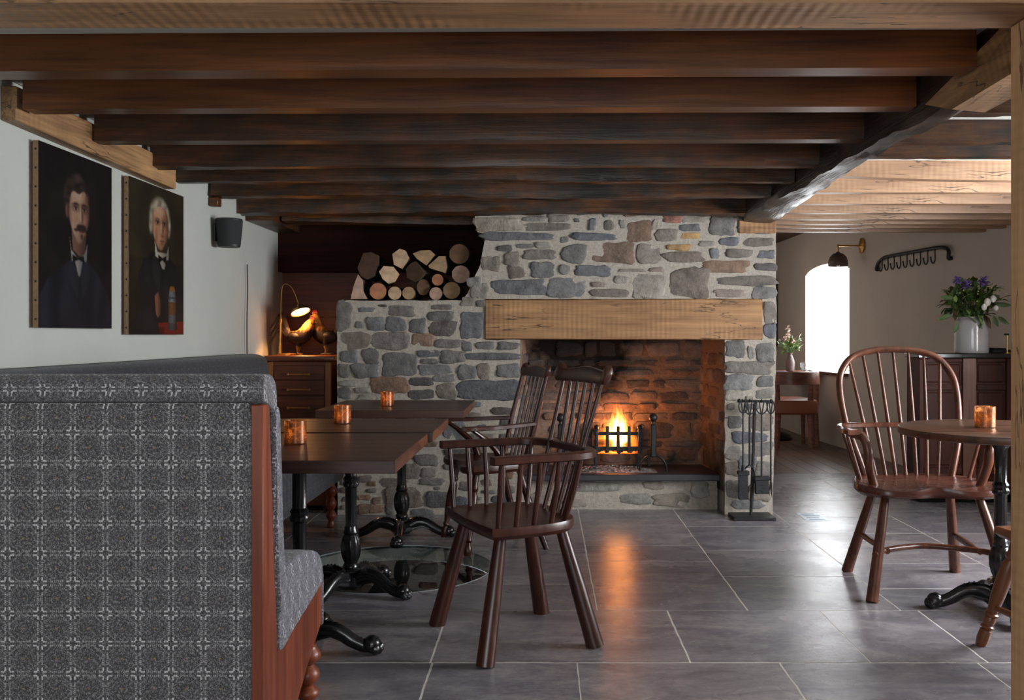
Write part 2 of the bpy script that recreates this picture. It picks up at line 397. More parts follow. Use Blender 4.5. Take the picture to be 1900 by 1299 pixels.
# ------------------------------------------------------------------ floor
D = 6.078                                  # distance of the stone chimney face
WELL = (-.743, 4.70, .49)
TILE_ROWS = []
def tile(x0, x1, y0, y1): TILE_ROWS.append((x0, x1, y0, y1))
def row(y0, y1, xs):
    for a, b in zip(xs, xs[1:]): tile(a, b, y0, y1)
def col(x0, x1, ys):
    for a, b in zip(ys, ys[1:]): tile(x0, x1, a, b)
def rnd_row(y0, y1, a=-2.0, b=3.6):
    x = a - random.random() * .5; xs = [x]
    while x < b: x += random.choice((.55, .7, .9, .95)); xs.append(x)
    row(y0, y1, xs)
for k in range(6): rnd_row(-1.7 + k * .62, -1.7 + (k + 1) * .62)
row(2.02, 2.68, [-2.4, -1.5, -.62, .2, 1.05, 1.7, 2.5, 3.7])
row(2.68, 3.33, [-2.2, -1.3, -.392, .115, .826, 1.52, 2.3, 3.0, 3.8])
row(3.33, 3.961, [-2.2, -1.42, -.40, .513, 1.148, 1.56, 2.4, 3.0, 3.8])
col(-2.3, -1.45, [3.961, 4.6, 5.4, 6.2, 6.95]); col(-1.45, -.42, [3.961, 4.52, 5.3, 5.9, 6.9])
col(-.42, .222, [3.961, 4.384, 5.10, 5.62, 6.35]); col(.222, .85, [3.961, 4.83, 5.19, 5.75, 6.45])
col(.85, 1.49, [3.961, 4.52, 5.07, 5.70, 6.5]); col(1.49, 2.2, [3.961, 4.30, 4.78, 5.5, 6.0, 6.6]); col(2.2, 3.0, [3.961, 4.5, 5.0, 5.5, 6.2, 6.7]); col(3.0, 3.8, [3.961, 4.7, 5.4, 6.1, 6.7])
for (a, b, c_) in ((.85, 1.49, 6.5), (1.49, 2.2, 6.6), (2.2, 3.0, 6.7), (3.0, 3.8, 6.7)): col(a, b, [c_, 7.2, 7.9])
bm = NB(); tl = bm.faces.layers.float_color.new('tone'); 
for (x0, x1, y0, y1) in TILE_ROWS:
    n0 = len(bm.faces); g_ = .0031
    j = lambda: random.uniform(-.0015, .0015)
    xa, xb, ya, yb = x0 + g_ + j(), x1 - g_ + j(), y0 + g_ + j(), y1 - g_ + j()
    # wavy hand-cut edge
    pts = []
    def side(ax, ay, bx, by):
        k = max(3, int(math.hypot(bx - ax, by - ay) / .035))
        for i in range(k):
            t = i / k; q = Vector((lerp(ax, bx, t), lerp(ay, by, t), 0)); d = noise.noise_vector(q * 14) * .0028 if i else Vector((0, 0, 0)); pts.append((q.x + d.x, q.y + d.y))
    side(xa, ya, xb, ya); side(xb, ya, xb, yb); side(xb, yb, xa, yb); side(xa, yb, xa, ya)
    prism(bm, pts, 0.0, -.014, 'z')
    v = random.uniform(.84, 1.12); w = random.uniform(-.03, .03)
    for f in list(bm.faces)[n0:]: f[tl] = (v + w, v, v - w, 1)
bmesh.ops.recalc_face_normals(bm, faces=bm.faces)
tile_ob = build('floor', bm, tiles, smooth=False)
bm = NB(); box(bm, -2.3, 3.9, -1.7, 7.9, -.08, -.0005); base_ob = build('floor_bed', bm, grout, smooth=False)
bm = NB(); lathe(bm, [(WELL[2], -.2), (WELL[2], .1)], 72, Matrix.Translation((WELL[0], WELL[1], 0))); cut = build('cutter', bm, grout, smooth=False)
dg = bpy.context.evaluated_depsgraph_get()
for ob in (tile_ob, base_ob):
    md = ob.modifiers.new('b', 'BOOLEAN'); md.operation = 'DIFFERENCE'; md.object = cut; md.solver = 'EXACT'
    dg.update(); me = bpy.data.meshes.new_from_object(ob.evaluated_get(dg)); ob.modifiers.clear(); ob.data = me
bm = NB(); bm.from_mesh(tile_ob.data)
n0 = len(bm.faces); bm.from_mesh(base_ob.data); bm.faces.ensure_lookup_table()
for f in bm.faces[n0:]: f.material_index = 1
# the well shaft below the glass, lined with rough stone
shaft = NB(); lathe(shaft, [(WELL[2] - .004, -.079), (WELL[2] - .004, -1.3), (.01, -1.3)], 48, Matrix.Translation((WELL[0], WELL[1], 0)), cap=False)
tl = bm.faces.layers.float_color.get('tone')
join(bm, shaft, None, 2)
tile_ob.data = bpy.data.meshes.new('floor'); 
for f in bm.faces: f.smooth = False
bm.to_mesh(tile_ob.data); bm.free()
for m_ in (tiles, grout, plain('well_shaft_stone', srgb(60, 56, 54), .9, 0, .8, 12, .5)): tile_ob.data.materials.append(m_)
tag(tile_ob, kind='structure'); bpy.data.objects.remove(base_ob); bpy.data.objects.remove(cut)
bm = NB()
for k in range(26): box(bm, 1.2 + k * .13, 1.327 + k * .13, 7.9, 12.8, -.06, 0.0, .002)
tag(build('floor', bm, wood('far_floor_boards', srgb(70, 50, 42), srgb(128, 98, 84), 1, .32, .8, .08), smooth=False), kind='structure')

# glass disc over the well
t = thing('well_cover', 'round clear glass well cover with a thin bright rim set into the flagstones', 'glass cover', (WELL[0], WELL[1], 0))
bm = NB(); lathe(bm, [(WELL[2] - .008, -.010), (WELL[2] - .008, .0)], 72); build('glass_disc', bm, well_glass, t)
bm = NB(); tube(bm, [(math.cos(a) * (WELL[2] - .004), math.sin(a) * (WELL[2] - .004), -.002) for a in [2 * PI * k / 72 for k in range(72)]], .004, 6, closed=True); build('metal_rim', bm, rim_glass, t)
bm = NB(); box(bm, -.075, .075, -.13, .13, .0002, .0012); 
t = thing('floor_plate', 'small pale blue and white plate set on the flagstones beside the chimney', 'plate', (1.70, 6.0, 0))
build('plate_panel', bm, plain('plate_blue', srgb(150, 170, 190), .3, 0, 0, 20, .1), t)
bm = NB()
for k in range(4): box(bm, -.05, .05 - .02 * (k % 2), -.10 + k * .06, -.075 + k * .06, .0012, .0016)
build('plate_lines', bm, plain('plate_lines', srgb(60, 90, 120), .4), t)

# ------------------------------------------------------------------ plastered walls and ceiling
CH = 2.01
LW = [(-1.80, -1.7), (-1.80, 4.5), (-1.82, 5.2), (-1.87, 5.9), (-1.885, 6.95)]
RW = [(3.42, -1.7), (3.42, 6.0), (3.29, 7.06), (3.055, 9.50), (2.96, 10.75), (2.93, 12.7)]
def wall_strip(bm, pts, z0, z1, th):
    """upright slab following a plan line; th pushes the outer face outwards in x"""
    n = 1
    for (xa, ya), (xb, yb) in zip(pts, pts[1:]):
        q = [(xa, ya), (xb, yb), (xb + th, yb), (xa + th, ya)]
        prism(bm, q, z0, z1, 'z')
def on_line(L, px):
    """the point where the sight line through picture column px meets a wall's plan line"""
    k = (px - CX) / F
    for (xa, ya), (xb, yb) in zip(L, L[1:]):
        den = (xb - xa) - k * (yb - ya)
        if abs(den) < 1e-9: continue
        t = (k * ya - xa) / den
        if -1e-6 <= t <= 1 + 1e-6: return lerp(xa, xb, t), lerp(ya, yb, t)
bm = NB(); wall_strip(bm, LW, -.02, 2.3, -.12); tag(build('wall_left', bm, lime, smooth=False), kind='structure')
bm = NB()
W2 = (2.9, 4.7, .75, 1.86)                      # the window beside the round table (y0, y1, z0, z1)
wall_strip(bm, [(3.42, -1.7), (3.42, W2[0])], -.02, 2.5, .3)
wall_strip(bm, [(3.42, W2[0]), (3.42, W2[1])], -.02, W2[2], .3); wall_strip(bm, [(3.42, W2[0]), (3.42, W2[1])], W2[3], 2.5, .3)
wall_strip(bm, [(3.42, W2[1])] + RW[1:4], -.02, 2.5, .3)
wall_strip(bm, RW[3:5], -.02, .76, .34); 
prism(bm, [(2.96, 10.75), (3.34, 12.3), (3.32, 12.7), (2.93, 12.7)], -.02, 2.5, 'z')
# arched head over the far window: stepped slices of the opening
(xa, ya), (xb, yb) = RW[3], RW[4]
for k in range(40):
    t0, t1 = k / 40, (k + 1) / 40; tm = (t0 + t1) / 2
    zt = 1.80 + .11 * (1 - (2 * tm - 1) ** 2) ** .5
    q = [(lerp(xa, xb, t0), lerp(ya, yb, t0)), (lerp(xa, xb, t1), lerp(ya, yb, t1)), (lerp(xa, xb, t1) + .1, lerp(ya, yb, t1)), (lerp(xa, xb, t0) + .1, lerp(ya, yb, t0))]
    prism(bm, q, zt, 2.5, 'z')
# splayed reveals of the far window
prism(bm, [(3.055, 9.5), (3.38, 9.62), (3.38, 9.5)], .70, 2.1, 'z')

prism(bm, [(3.06, 9.505), (3.4, 9.505), (3.4, 12.3), (2.97, 10.745)], .66, .755, 'z')
prism(bm, [(3.06, 9.5), (3.4, 9.5), (3.4, 12.3), (3.05, 10.75)], 1.93, 2.1, 'z')
tag(build('wall_right', bm, cream, smooth=False), kind='structure')
bm = NB(); box(bm, 1.2, 3.12, 12.6, 12.75, -.02, 2.5); tag(build('wall_far', bm, cream, smooth=False), kind='structure')
bm = NB(); box(bm, 1.35, 1.485, 6.9, 12.6, -.02, 2.5); tag(build('wall_partition', bm, cream, smooth=False), kind='structure')
W3 = (-1.3, 1.1, .70, 1.90)
bm = NB(); box(bm, -1.95, W3[0], -1.85, -1.7, -.02, 2.3); box(bm, W3[1], 3.8, -1.85, -1.7, -.02, 2.3); box(bm, W3[0], W3[1], -1.85, -1.7, -.02, W3[2]); box(bm, W3[0], W3[1], -1.85, -1.7, W3[3], 2.3)
tag(build('wall_rear', bm, lime, smooth=False), kind='structure')
bm = NB(); box(bm, -2.0, 3.8, -1.9, 7.12, CH, CH + .1)
for k in range(24): box(bm, -1.79, 3.4, 2.36 + k * .2, 2.36 + k * .2 + .197, CH - .004, CH + .001)
tag(build('ceiling', bm, ceil_mat, smooth=False), kind='structure')
bm = NB(); box(bm, 1.3, 3.9, 7.12, 12.8, 2.315, 2.4); box(bm, 1.3, 3.9, 7.121, 7.2, CH, 2.4)
tag(build('ceiling', bm, wood('far_ceiling_boards', srgb(40, 22, 14), srgb(96, 58, 38), 1, .5), smooth=False), kind='structure')

def window(name, plan, z0, z1, bars, rows, mat):
    """glazed frame along a plan line ((x,y),(x,y))"""
    (xa, ya), (xb, yb) = plan; L = math.hypot(xb - xa, yb - ya); a = math.atan2(yb - ya, xb - xa)
    M = Matrix.Translation((xa, ya, 0)) @ Matrix.Rotation(a, 4, 'Z')
    bm = NB()
    for (u0, u1, w0, w1) in [(0, L, z0, z0 + .05), (0, L, z1 - .05, z1), (0, .05, z0, z1), (L - .05, L, z0, z1)]: box(bm, u0, u1, -.025, .025, w0, w1, M=M)
    for k in range(1, bars): box(bm, L * k / bars - .012, L * k / bars + .012, -.015, .015, z0, z1, M=M)
    for k in range(1, rows): box(bm, 0, L, -.015, .015, lerp(z0, z1, k / rows) - .012, lerp(z0, z1, k / rows) + .012, M=M)
    fr = tag(build(name, bm, mat, smooth=False), kind='structure')
    bm = NB(); box(bm, .04, L - .04, -.003, .003, z0 + .04, z1 - .04, M=M); build('pane', bm, clear_glass, fr, smooth=False)
    return fr
paint_white = plain('window_white_paint', srgb(232, 232, 230), .4)
window('window_1', ((3.36, 9.60), (3.33, 12.25)), .755, 2.0, 1, 1, paint_white)
window('window_2', ((3.60, W2[0]), (3.60, W2[1])), W2[2], W2[3], 3, 2, paint_white)
window('window_3', ((W3[0], -1.8), (W3[1], -1.8)), W3[2], W3[3], 4, 2, paint_white)
bm = NB(); box(bm, 2.90, 3.02, 9.52, 10.73, .735, .765, .006)
for v in bm.verts: v.co.x += (9.5 - v.co.y) * .076 + .09
tag(build('trim_1', bm, plain('sill_dark_wood', srgb(84, 54, 44), .35)), kind='structure')

# ------------------------------------------------------------------ rubble stone
STONE_COL = {'g': srgb(134, 131, 129), 'b': srgb(119, 119, 123), 'w': srgb(144, 134, 126), 'r': srgb(148, 122, 104), 'y': srgb(196, 158, 108), 'p': srgb(172, 122, 110), 'l': srgb(168, 160, 150), 'd': srgb(108, 100, 98)}
def add_stone(bm, tl, cx, cz, w, h, key, y, out, mi=1, plane=None, dark=1.0):
    """one rounded field stone standing `out` proud of the mortar; plane maps (u, w, d) to the world"""
    n = 28; e = random.uniform(3.6, 9.0) if max(w, h) > .1 else random.uniform(2.8, 5.5)
    sh = random.uniform(-.16, .16); tp = random.uniform(-.18, .18); sd = random.random() * 100
    base = []
    for k in range(n):
        a = 2 * PI * k / n; c, s = math.cos(a), math.sin(a)
        r = (abs(c) ** e + abs(s) ** e) ** (-1 / e)
        r *= 1 + .20 * noise.noise(Vector((c * 1.3 + sd, s * 1.3, sd))) + .13 * noise.noise(Vector((c * 3.6 + sd, s * 3.6, sd)))
        u, v = c * r * w / 2, s * r * h / 2
        u += v * sh; v *= 1 + tp * (u / (w / 2)); base.append((u, v))
    P = plane or (lambda u, v, d: Vector((u, y - d, v)))
    lev = [(1.0, -.012), (1.0, out * .1), (.965, out * .7), (.9, out * 1.0), (.5, out * 1.08)]
    rings = []; tilt = random.uniform(-.05, .05); tilt2 = random.uniform(-.05, .05)
    for s_, d in lev:
        ring = []
        for (u, v) in base:
            uu, vv = cx + u * s_, cz + v * s_
            dd = d + (u * tilt + v * tilt2 if d > 0 else 0) + (noise.noise(Vector((uu * 16, vv * 16, sd))) * .006 if d > out * .5 else 0)
            ring.append(bm.verts.new(P(uu, vv, dd)))
        rings.append(ring)
    cen = bm.verts.new(P(cx, cz, out * 1.14)); fs = []
    for A, B in zip(rings, rings[1:]):
        for k in range(n): fs.append(face(bm, [A[k], A[(k + 1) % n], B[(k + 1) % n], B[k]], mi))
    for k in range(n): fs.append(face(bm, [rings[-1][k], rings[-1][(k + 1) % n], cen], mi))
    c = STONE_COL[key]; j = random.uniform(.82, 1.16) * dark; tj = random.uniform(-.05, .05)
    for f in fs:
        if f: f[tl] = (c[0] * j * (1 + tj), c[1] * j, c[2] * j * (1 - tj), 1)
def fill_stones(have, region, avoid, tries, wr=(.06, .24), hr=(.03, .085), gap=.011, keys='ggwwdblr'):
    """add random courses where the hand-placed stones leave room"""
    out = []
    x0, x1, z0, z1 = region
    for k in range(tries):
        s = 1 - .55 * k / tries
        w, h = random.uniform(*wr) * s, random.uniform(*hr) * s
        if w < h * 1.05: w = h * 1.2
        cx, cz = random.uniform(x0 + w / 2, x1 - w / 2), random.uniform(z0 + h / 2, z1 - h / 2)
        ok = True
        for (a, b, ww, hh) in have:
            if abs(a - cx) < (w + ww) / 2 + gap and abs(b - cz) < (h + hh) / 2 + gap: ok = False; break
        if ok:
            for (a, b, c_, d_) in avoid:
                if a - w / 2 - gap < cx < b + w / 2 + gap and c_ - h / 2 - gap < cz < d_ + h / 2 + gap: ok = False; break
        if ok: have.append((cx, cz, w, h)); out.append((cx, cz, w, h, random.choice(keys)))
    return out
S3 = """200 115 270 75 l|485 130 280 45 w|555 80 125 45 w|420 82 130 30 l|330 185 425 45 b|595 205 50 35 g|775 188 245 42 b|758 115 40 70 g|853 122 65 55 w|935 115 35 45 l|1035 155 145 120 r|1130 115 40 60 l|1190 178 120 65 w|1228 80 105 48 p|1330 135 125 42 b|1333 183 105 36 y|1265 250 150 36 y|1345 60 130 80 l|1520 125 145 110 g|1558 217 110 45 b|1735 218 175 48 w|1430 228 90 30 l|240 257 85 35 d|360 243 95 25 g|470 238 100 35 l|282 320 95 85 w|445 293 185 58 w|645 290 150 100 g|880 282 250 115 r|1090 285 145 110 w|1295 307 235 62 w|1475 285 55 60 g|1618 285 165 48 w|1782 292 98 48 b|1530 363 265 65 r|1775 365 130 45 d|160 345 110 80 l|310 398 95 65 w|470 383 135 85 g|592 380 70 55 g|755 387 205 62 b|990 385 150 18 l|1135 382 85 28 w|335 485 305 80 b|608 487 215 110 g|790 468 85 28 w|855 518 220 48 w|1092 480 190 140 l|1325 462 230 165 w|1658 447 345 55 w|1570 520 180 42 w|1770 517 140 68 g|930 440 90 40 l|95 505 100 85 l|60 455 80 60 l|30 570 90 50 l|110 580 70 40 w|1800 640 70 130 w|1800 740 72 80 b|1595 845 110 95 g|1690 870 40 70 l|1770 870 110 110 g|1680 955 290 75 w|1620 1045 170 95 g|1775 1040 90 60 g|1770 1110 100 55 l|1590 1120 110 60 l"""
S2 = """755 650 90 160 w|940 700 105 75 g|1060 705 115 85 g|1185 710 95 80 g|1095 625 150 60 w|1320 655 150 55 g|1330 725 165 85 d|1500 710 125 155 b|820 800 190 90 w|1025 800 215 95 w|1215 795 125 75 r|1365 815 160 50 w|1475 830 60 60 g|785 890 100 65 g|910 890 95 85 g|1080 940 200 130 g|1255 875 125 40 b|1255 920 100 30 g|1395 895 150 70 w|1630 890 300 40 b|1720 830 120 45 g|755 975 70 80 g|880 975 150 80 g|1290 970 190 60 g|1480 980 105 85 g|1575 980 80 85 w|1720 975 140 75 g|780 1050 110 35 l|1025 1060 215 95 r|1205 1040 140 50 d|1340 1020 130 40 g|1355 1095 115 85 w|1210 1115 145 55 d|1600 1090 350 110 b|865 1090 100 30 l|755 1105 75 70 g|900 1130 120 30 l"""
S4 = """1640 480 210 160 g|1380 730 200 100 w|1260 830 140 120 w|1400 840 130 90 w|1100 930 240 70 w|905 940 70 40 r|840 900 120 60 w|1180 1060 330 190 w|830 1060 110 50 r|950 1085 80 60 r|890 1160 230 80 r|1070 1160 90 100 g|1430 920 200 60 w|1500 1080 240 140 b|1750 960 150 80 w|1350 1190 200 60 g|1850 620 140 100 w|1700 1110 120 110 b"""
S6 = """1100 590 110 75 g|1190 690 230 70 b|1270 590 150 110 w|1090 800 110 90 l|1280 770 130 90 w|1180 850 120 90 g|1290 900 110 100 w|1090 900 120 90 w|1100 1040 130 110 g|1260 1060 150 110 w|1180 1140 210 60 g"""
stones = []
for txt, ox, oy, s_ in ((S3, 860, 380, 3.1667), (S2, 400, 380, 3.1667), (S4, 500, 700, 4.75), (S6, 1060, 620, 3.6075)):
    for it in txt.split('|'):
        a, b, w, h, k = it.split(); px, py = ox + float(a) / s_, oy + float(b) / s_
        stones.append((wx(px, D), wz(py, D), float(w) / s_ * D / F, float(h) / s_ * D / F, k))
OPX0, OPX1, OPZ, LTZ0, LTZ1, LTX0, LTX1, LEDGE = -.155, 1.157, 1.122, 1.122, 1.381, -.38, 1.395, 1.374
bm = NB(); tl = bm.faces.layers.float_color.new('tone')
def rag(poly, amp=.006, step=.03):
    out = []
    for (a, b), (c_, d_) in zip(poly, poly[1:] + poly[:1]):
        k = max(1, int(math.hypot(c_ - a, d_ - b) / step))
        for i in range(k):
            t = i / k; q = Vector((lerp(a, c_, t), lerp(b, d_, t), 0)); d = noise.noise_vector(q * 11) * amp if i else Vector((0, 0, 0)); out.append((q.x + d.x, q.y + d.y))
    return out
prism(bm, rag([(-1.325, -.01), (OPX0, -.01), (OPX0, 1.1205), (LTX0 - .001, 1.1205), (LTX0 - .001, LEDGE), (-1.27, LEDGE), (-1.315, LEDGE - .03), (-1.33, LEDGE - .09)]), D, 6.80, 'y')
prism(bm, rag([(-.38, 1.3825), (-.38, 1.3745), (-.53, 1.3745), (-.49, 1.42), (-.46, 1.5), (-.41, 1.60), (-.385, 1.74), (-.375, 1.80), (-.43, 1.812), (-.445, 1.9), (-.445, 2.05), (1.485, 2.05), (1.485, 1.3825)], .004), D, 6.9, 'y')
prism(bm, rag([(OPX1, -.01), (1.462, -.01), (1.485, 1.122), (1.485, 1.3825), (LTX1 + .001, 1.3825), (LTX1 + .001, 1.1205), (OPX1, 1.1205)], .007), D, 6.9, 'y')
have = [(a, b, c_, d_) for a, b, c_, d_, k in stones]
avoid = [(OPX0, OPX1, -1, OPZ), (LTX0, LTX1, LTZ0, LTZ1)]
extra = fill_stones(have, (-1.31, -.16, .02, 1.36), avoid, 2600) + fill_stones(have, (-.42, 1.47, 1.39, 1.97), avoid, 500, (.04, .14), (.02, .05), .02) + fill_stones(have, (1.165, 1.465, .02, 1.11), avoid, 500)
for (a, b, w, h, k) in stones + extra: add_stone(bm, tl, a, b, w * 1.03, h * 1.06, k, D, random.uniform(.004, .010))
tag(build('wall_chimney', bm, [mortar, stone], angle=60, recalc=True), kind='structure')

# firebox lining: plinth, back and cheeks, all sooted above the fire
bm = NB(); tl = bm.faces.layers.float_color.new('tone')
BY, HZ = 6.66, .243
BXL, BXR = -.12, 1.10
prism(bm, [(BXL - .2, BY), (BXR + .2, BY), (BXR + .2, BY + .1), (BXL - .2, BY + .1)], HZ - .1, 2.0, 'z')
prism(bm, [(OPX1 - .002, D + .02), (BXR, BY), (BXR + .15, BY), (OPX1 + .03, D + .02)], HZ - .1, 1.12, 'z')
prism(bm, [(OPX0 + .002, D + .02), (BXL, BY), (BXL - .15, BY), (OPX0 - .03, D + .02)], HZ - .1, 1.12, 'z')
box(bm, -.4, 1.4, D + .1, BY + .1, 2.0, 2.1)
def lining(plane, W, seed, x0, zt=1.9):
    random.seed(seed); z = HZ + .01
    while z < zt - .13:
        h = random.uniform(.06, .13); x = x0 - random.random() * .1
        while x < W:
            w = random.uniform(.1, .32)
            if x + w > W + .05: w = W + .04 - x
            if w > .05 and x > -.05: add_stone(bm, tl, x + w / 2, z + h / 2, w - .02, h - random.uniform(.012, .03), random.choice('wwrrdd'), 0, random.uniform(.004, .012), 1, plane)
            x += w
        z += h
lining(lambda u, v, d: Vector((BXL + u, BY - d, v)), BXR - BXL, 5, 0)
Lr = math.hypot(OPX1 - BXR, BY - D); dxr, dyr = (BXR - OPX1) / Lr, (BY - D) / Lr
lining(lambda u, v, d: Vector((OPX1 + dxr * u - dyr * d, D + .03 + dyr * u, v)), Lr - .03, 6, .0, 1.16)
lining(lambda u, v, d: Vector((OPX0 - dxr * 0 + .06 * u + d, D + .03 + u, v)), BY - D - .03, 8, .0, 1.16)
random.seed(21)
tag(build('wall_firebox', bm, [mortar_s, stone_s], angle=60), kind='structure')
bm = NB(); tl = bm.faces.layers.float_color.new('tone')
box(bm, OPX0 - .02, OPX1 - .015, 6.26, 6.75, -.01, .2)
for (cx, cz, w, h) in ((.05, .1, .22, .08), (.36, .15, .3, .06), (.6, .07, .2, .07), (.83, .06, .24, .09), (1.03, .13, .12, .11), (.2, .04, .16, .05), (-.06, .06, .14, .08), (.72, .16, .14, .05)): add_stone(bm, tl, cx, cz, w, h, 'l', 6.26, .007, 1)
tag(build('wall_plinth', bm, [mortar, stone], angle=60), kind='structure')
bm = NB(); box(bm, OPX0 + .004, OPX1 - .012, 6.165, 6.655, HZ - .043, HZ, .006)
o = build('hearth_slab', bm, slate); tag(o, 'dark slate hearth slab under the fire, on the raised stone plinth', 'hearth')
bm = NB(); box(bm, LTX0, LTX1, D - .012, D + .3, LTZ0 + .001, LTZ1 - .001, .006); 
o = build('fireplace_lintel', bm, oak); tag(o, 'long pale oak mantel beam with saw marks above the fireplace opening', 'lintel', kind='thing')
bm = NB(); box(bm, 1.245, 1.482, D - .014, D + .2, wz(433, D), wz(412, D) + .012, .004)
o = build('padstone_block', bm, oak); tag(o, 'short oak block set in the stone under the end of the old beam', 'wood block')

# alcove behind the log store
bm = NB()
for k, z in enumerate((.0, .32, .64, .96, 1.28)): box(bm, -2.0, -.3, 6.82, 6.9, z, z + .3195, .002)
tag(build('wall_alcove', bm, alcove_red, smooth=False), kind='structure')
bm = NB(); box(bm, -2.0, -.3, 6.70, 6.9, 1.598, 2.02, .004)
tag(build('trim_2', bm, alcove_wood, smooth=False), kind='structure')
# ------------------------------------------------------------------ beams
def joist(x0, x1, yl, yr, zb, zt, th, mat, label, rough=0.0, seed=0, sag=None, cat='joist', group=None, kind='thing'):
    """timber running across the room; front face at yl (left end) .. yr (right end)"""
    L = x1 - x0; n = 60 if rough else 14; bm = NB()
    prof = [(0, 0), (.12, -.0), (.5, 0), (.88, 0), (1, 0), (1, .35), (1, 1), (0, 1), (0, .66), (0, .33)]
    rings = []
    for i in range(n + 1):
        t = i / n; x = lerp(x0, x1, t); y = lerp(yl, yr, t); s = sag(t) if sag else 0
        ring = []
        for (a, b) in prof:
            p = Vector((x - (x0 + x1) / 2, a * th, lerp(zb + s, zt, b)))
            if rough and b < .9:
                q = Vector((x * 1.0, a * 3 + b * 2, seed))
                p.z += rough * (.8 * noise.noise(q * 1.3) + .45 * noise.noise(q * 5) + .25 * noise.noise(q * 16)) * (1 - b)
                p.y += rough * (.7 * noise.noise(q * 2 + Vector((9, 0, 0))) + .4 * noise.noise(q * 9 + Vector((9, 0, 0))))
            p.y += y - yl
            ring.append(bm.verts.new(p))
        rings.append(ring)
    m = len(prof)
    for A, B in zip(rings, rings[1:]):
        for k in range(m): face(bm, [A[k], A[(k + 1) % m], B[(k + 1) % m], B[k]])
    face(bm, rings[0][::-1]); face(bm, rings[-1])
    if not rough: bmesh.ops.bevel(bm, geom=[e for e in bm.edges if abs((e.verts[0].co - e.verts[1].co).normalized().x) > .95 and abs(e.calc_face_angle(0)) > 1], offset=.004, segments=1, affect='EDGES')
    o = build('ceiling_joist', bm, mat, None, ((x0 + x1) / 2, yl, 0), angle=50)
    return tag(o, label, cat, group, kind)
ZB = 1.90
JG = 'ceiling joists over the seating room'
XL = -1.80
o = joist(-1.80, 3.42, 2.139, 2.139, 1.90, CH - .001, .178, oak_cross, 'thick pale oak beam nearest the camera, across the top of the room', group=None, cat='beam'); o.name = 'oak_crossbeam'
joist(XL, 1.21, 2.70, 2.655, ZB, CH - .004, .088, joist_brown, 'smooth brown joist just behind the pale oak crossbeam', group=JG)
joist(-1.73, 1.22, 3.145, 3.11, ZB, CH - .004, .078, joist_brown, 'brown joist whose left end sits highest on the oak wall plate', group=JG)
joist(-1.74, 1.23, 3.665, 3.63, ZB, CH - .004, .075, joist_dark, 'brown joist blackened on its right half, third from the oak crossbeam', group=JG)
joist(-1.76, 1.22, 4.235, 4.20, ZB + .003, CH - .004, .07, joist_dark, 'dark joist at the far end of the oak wall plate', .008, 3.1, group=JG)
joist(-1.80, 1.22, 4.63, 4.62, ZB + .002, CH - .004, .085, joist_old, 'rough joist with a cleaner brown left end, just past the wall plate', .014, 7.7, group=JG)
joist(-1.80, 1.22, 5.12, 5.10, ZB - .002, CH - .004, .10, joist_old, 'rough dark joist with a small block under its left end', .02, 11.2, group=JG)
joist(-1.86, 1.26, 5.72, 5.86, ZB - .012, CH - .004, .15, joist_old, 'roughest dark joist, right against the stone chimney top', .024, 15.9, sag=lambda t: .022 * t, group=JG)
bm = NB(); box(bm, -1.815, -1.765, 5.125, 5.19, 1.85, 1.897, .004); tag(build('joist_block', bm, joist_brown), 'small wooden block under the left end of a rough joist', 'wood block')
# boarding over the alcove
o = joist(-1.69, -.46, 6.10, 6.30, 1.885, CH - .004, .18, joist_old, 'dark old timber over the log alcove, behind the last joist', .012, 31.0, cat='beam'); o.name = 'alcove_beam'
bm = NB()
prism(bm, [(-1.865, 5.93), (-1.875, 6.69), (-1.72, 6.69), (-1.70, 5.93)], 1.868, 2.0, 'z'); roughen(bm, .004, 9)
tag(build('wall_timber', bm, joist_old, smooth=False), 'short dark timber running back along the left wall above the speaker', 'beam')
# wall plate on the left wall
bm = NB(); prism(bm, [(3.14, 1.862), (4.50, 1.842), (4.50, 1.962), (3.14, 1.976)], -1.80, -1.748, 'x')
bmesh.ops.bevel(bm, geom=bm.edges[:], offset=.003, segments=1, affect='EDGES')
tag(build('wall_plate', bm, oak_y, smooth=False), 'pale oak wall plate along the left wall above the portraits', 'beam')
# oak post and the short oak stub
bm = NB(); box(bm, 1.132, 1.33, 2.14, 2.305, 0, 1.90, .004); tag(build('oak_post', bm, oak_z), 'tall pale oak post at the right edge of the view', 'post')
bm = NB()
A = [(2.305, 1.85), (2.89, 1.838), (3.02, 1.884), (2.55, 1.96), (2.40, CH - .004), (2.305, CH - .004)]
B = [(2.305, 1.845), (2.93, 1.838), (3.02, 1.884), (2.55, 1.96), (2.40, CH - .004), (2.305, CH - .004)]
va = [bm.verts.new((1.212 + (.03 if i < 2 else 0), y, z)) for i, (y, z) in enumerate(A)]; vb = [bm.verts.new((1.36, y, z)) for y, z in B]
for k in range(6): face(bm, [va[k], va[(k + 1) % 6], vb[(k + 1) % 6], vb[k]])
face(bm, va); face(bm, vb[::-1])
tag(build('oak_scarf_beam', bm, oak_y, smooth=False), 'short new oak beam spliced onto the old beam beside the post', 'beam')
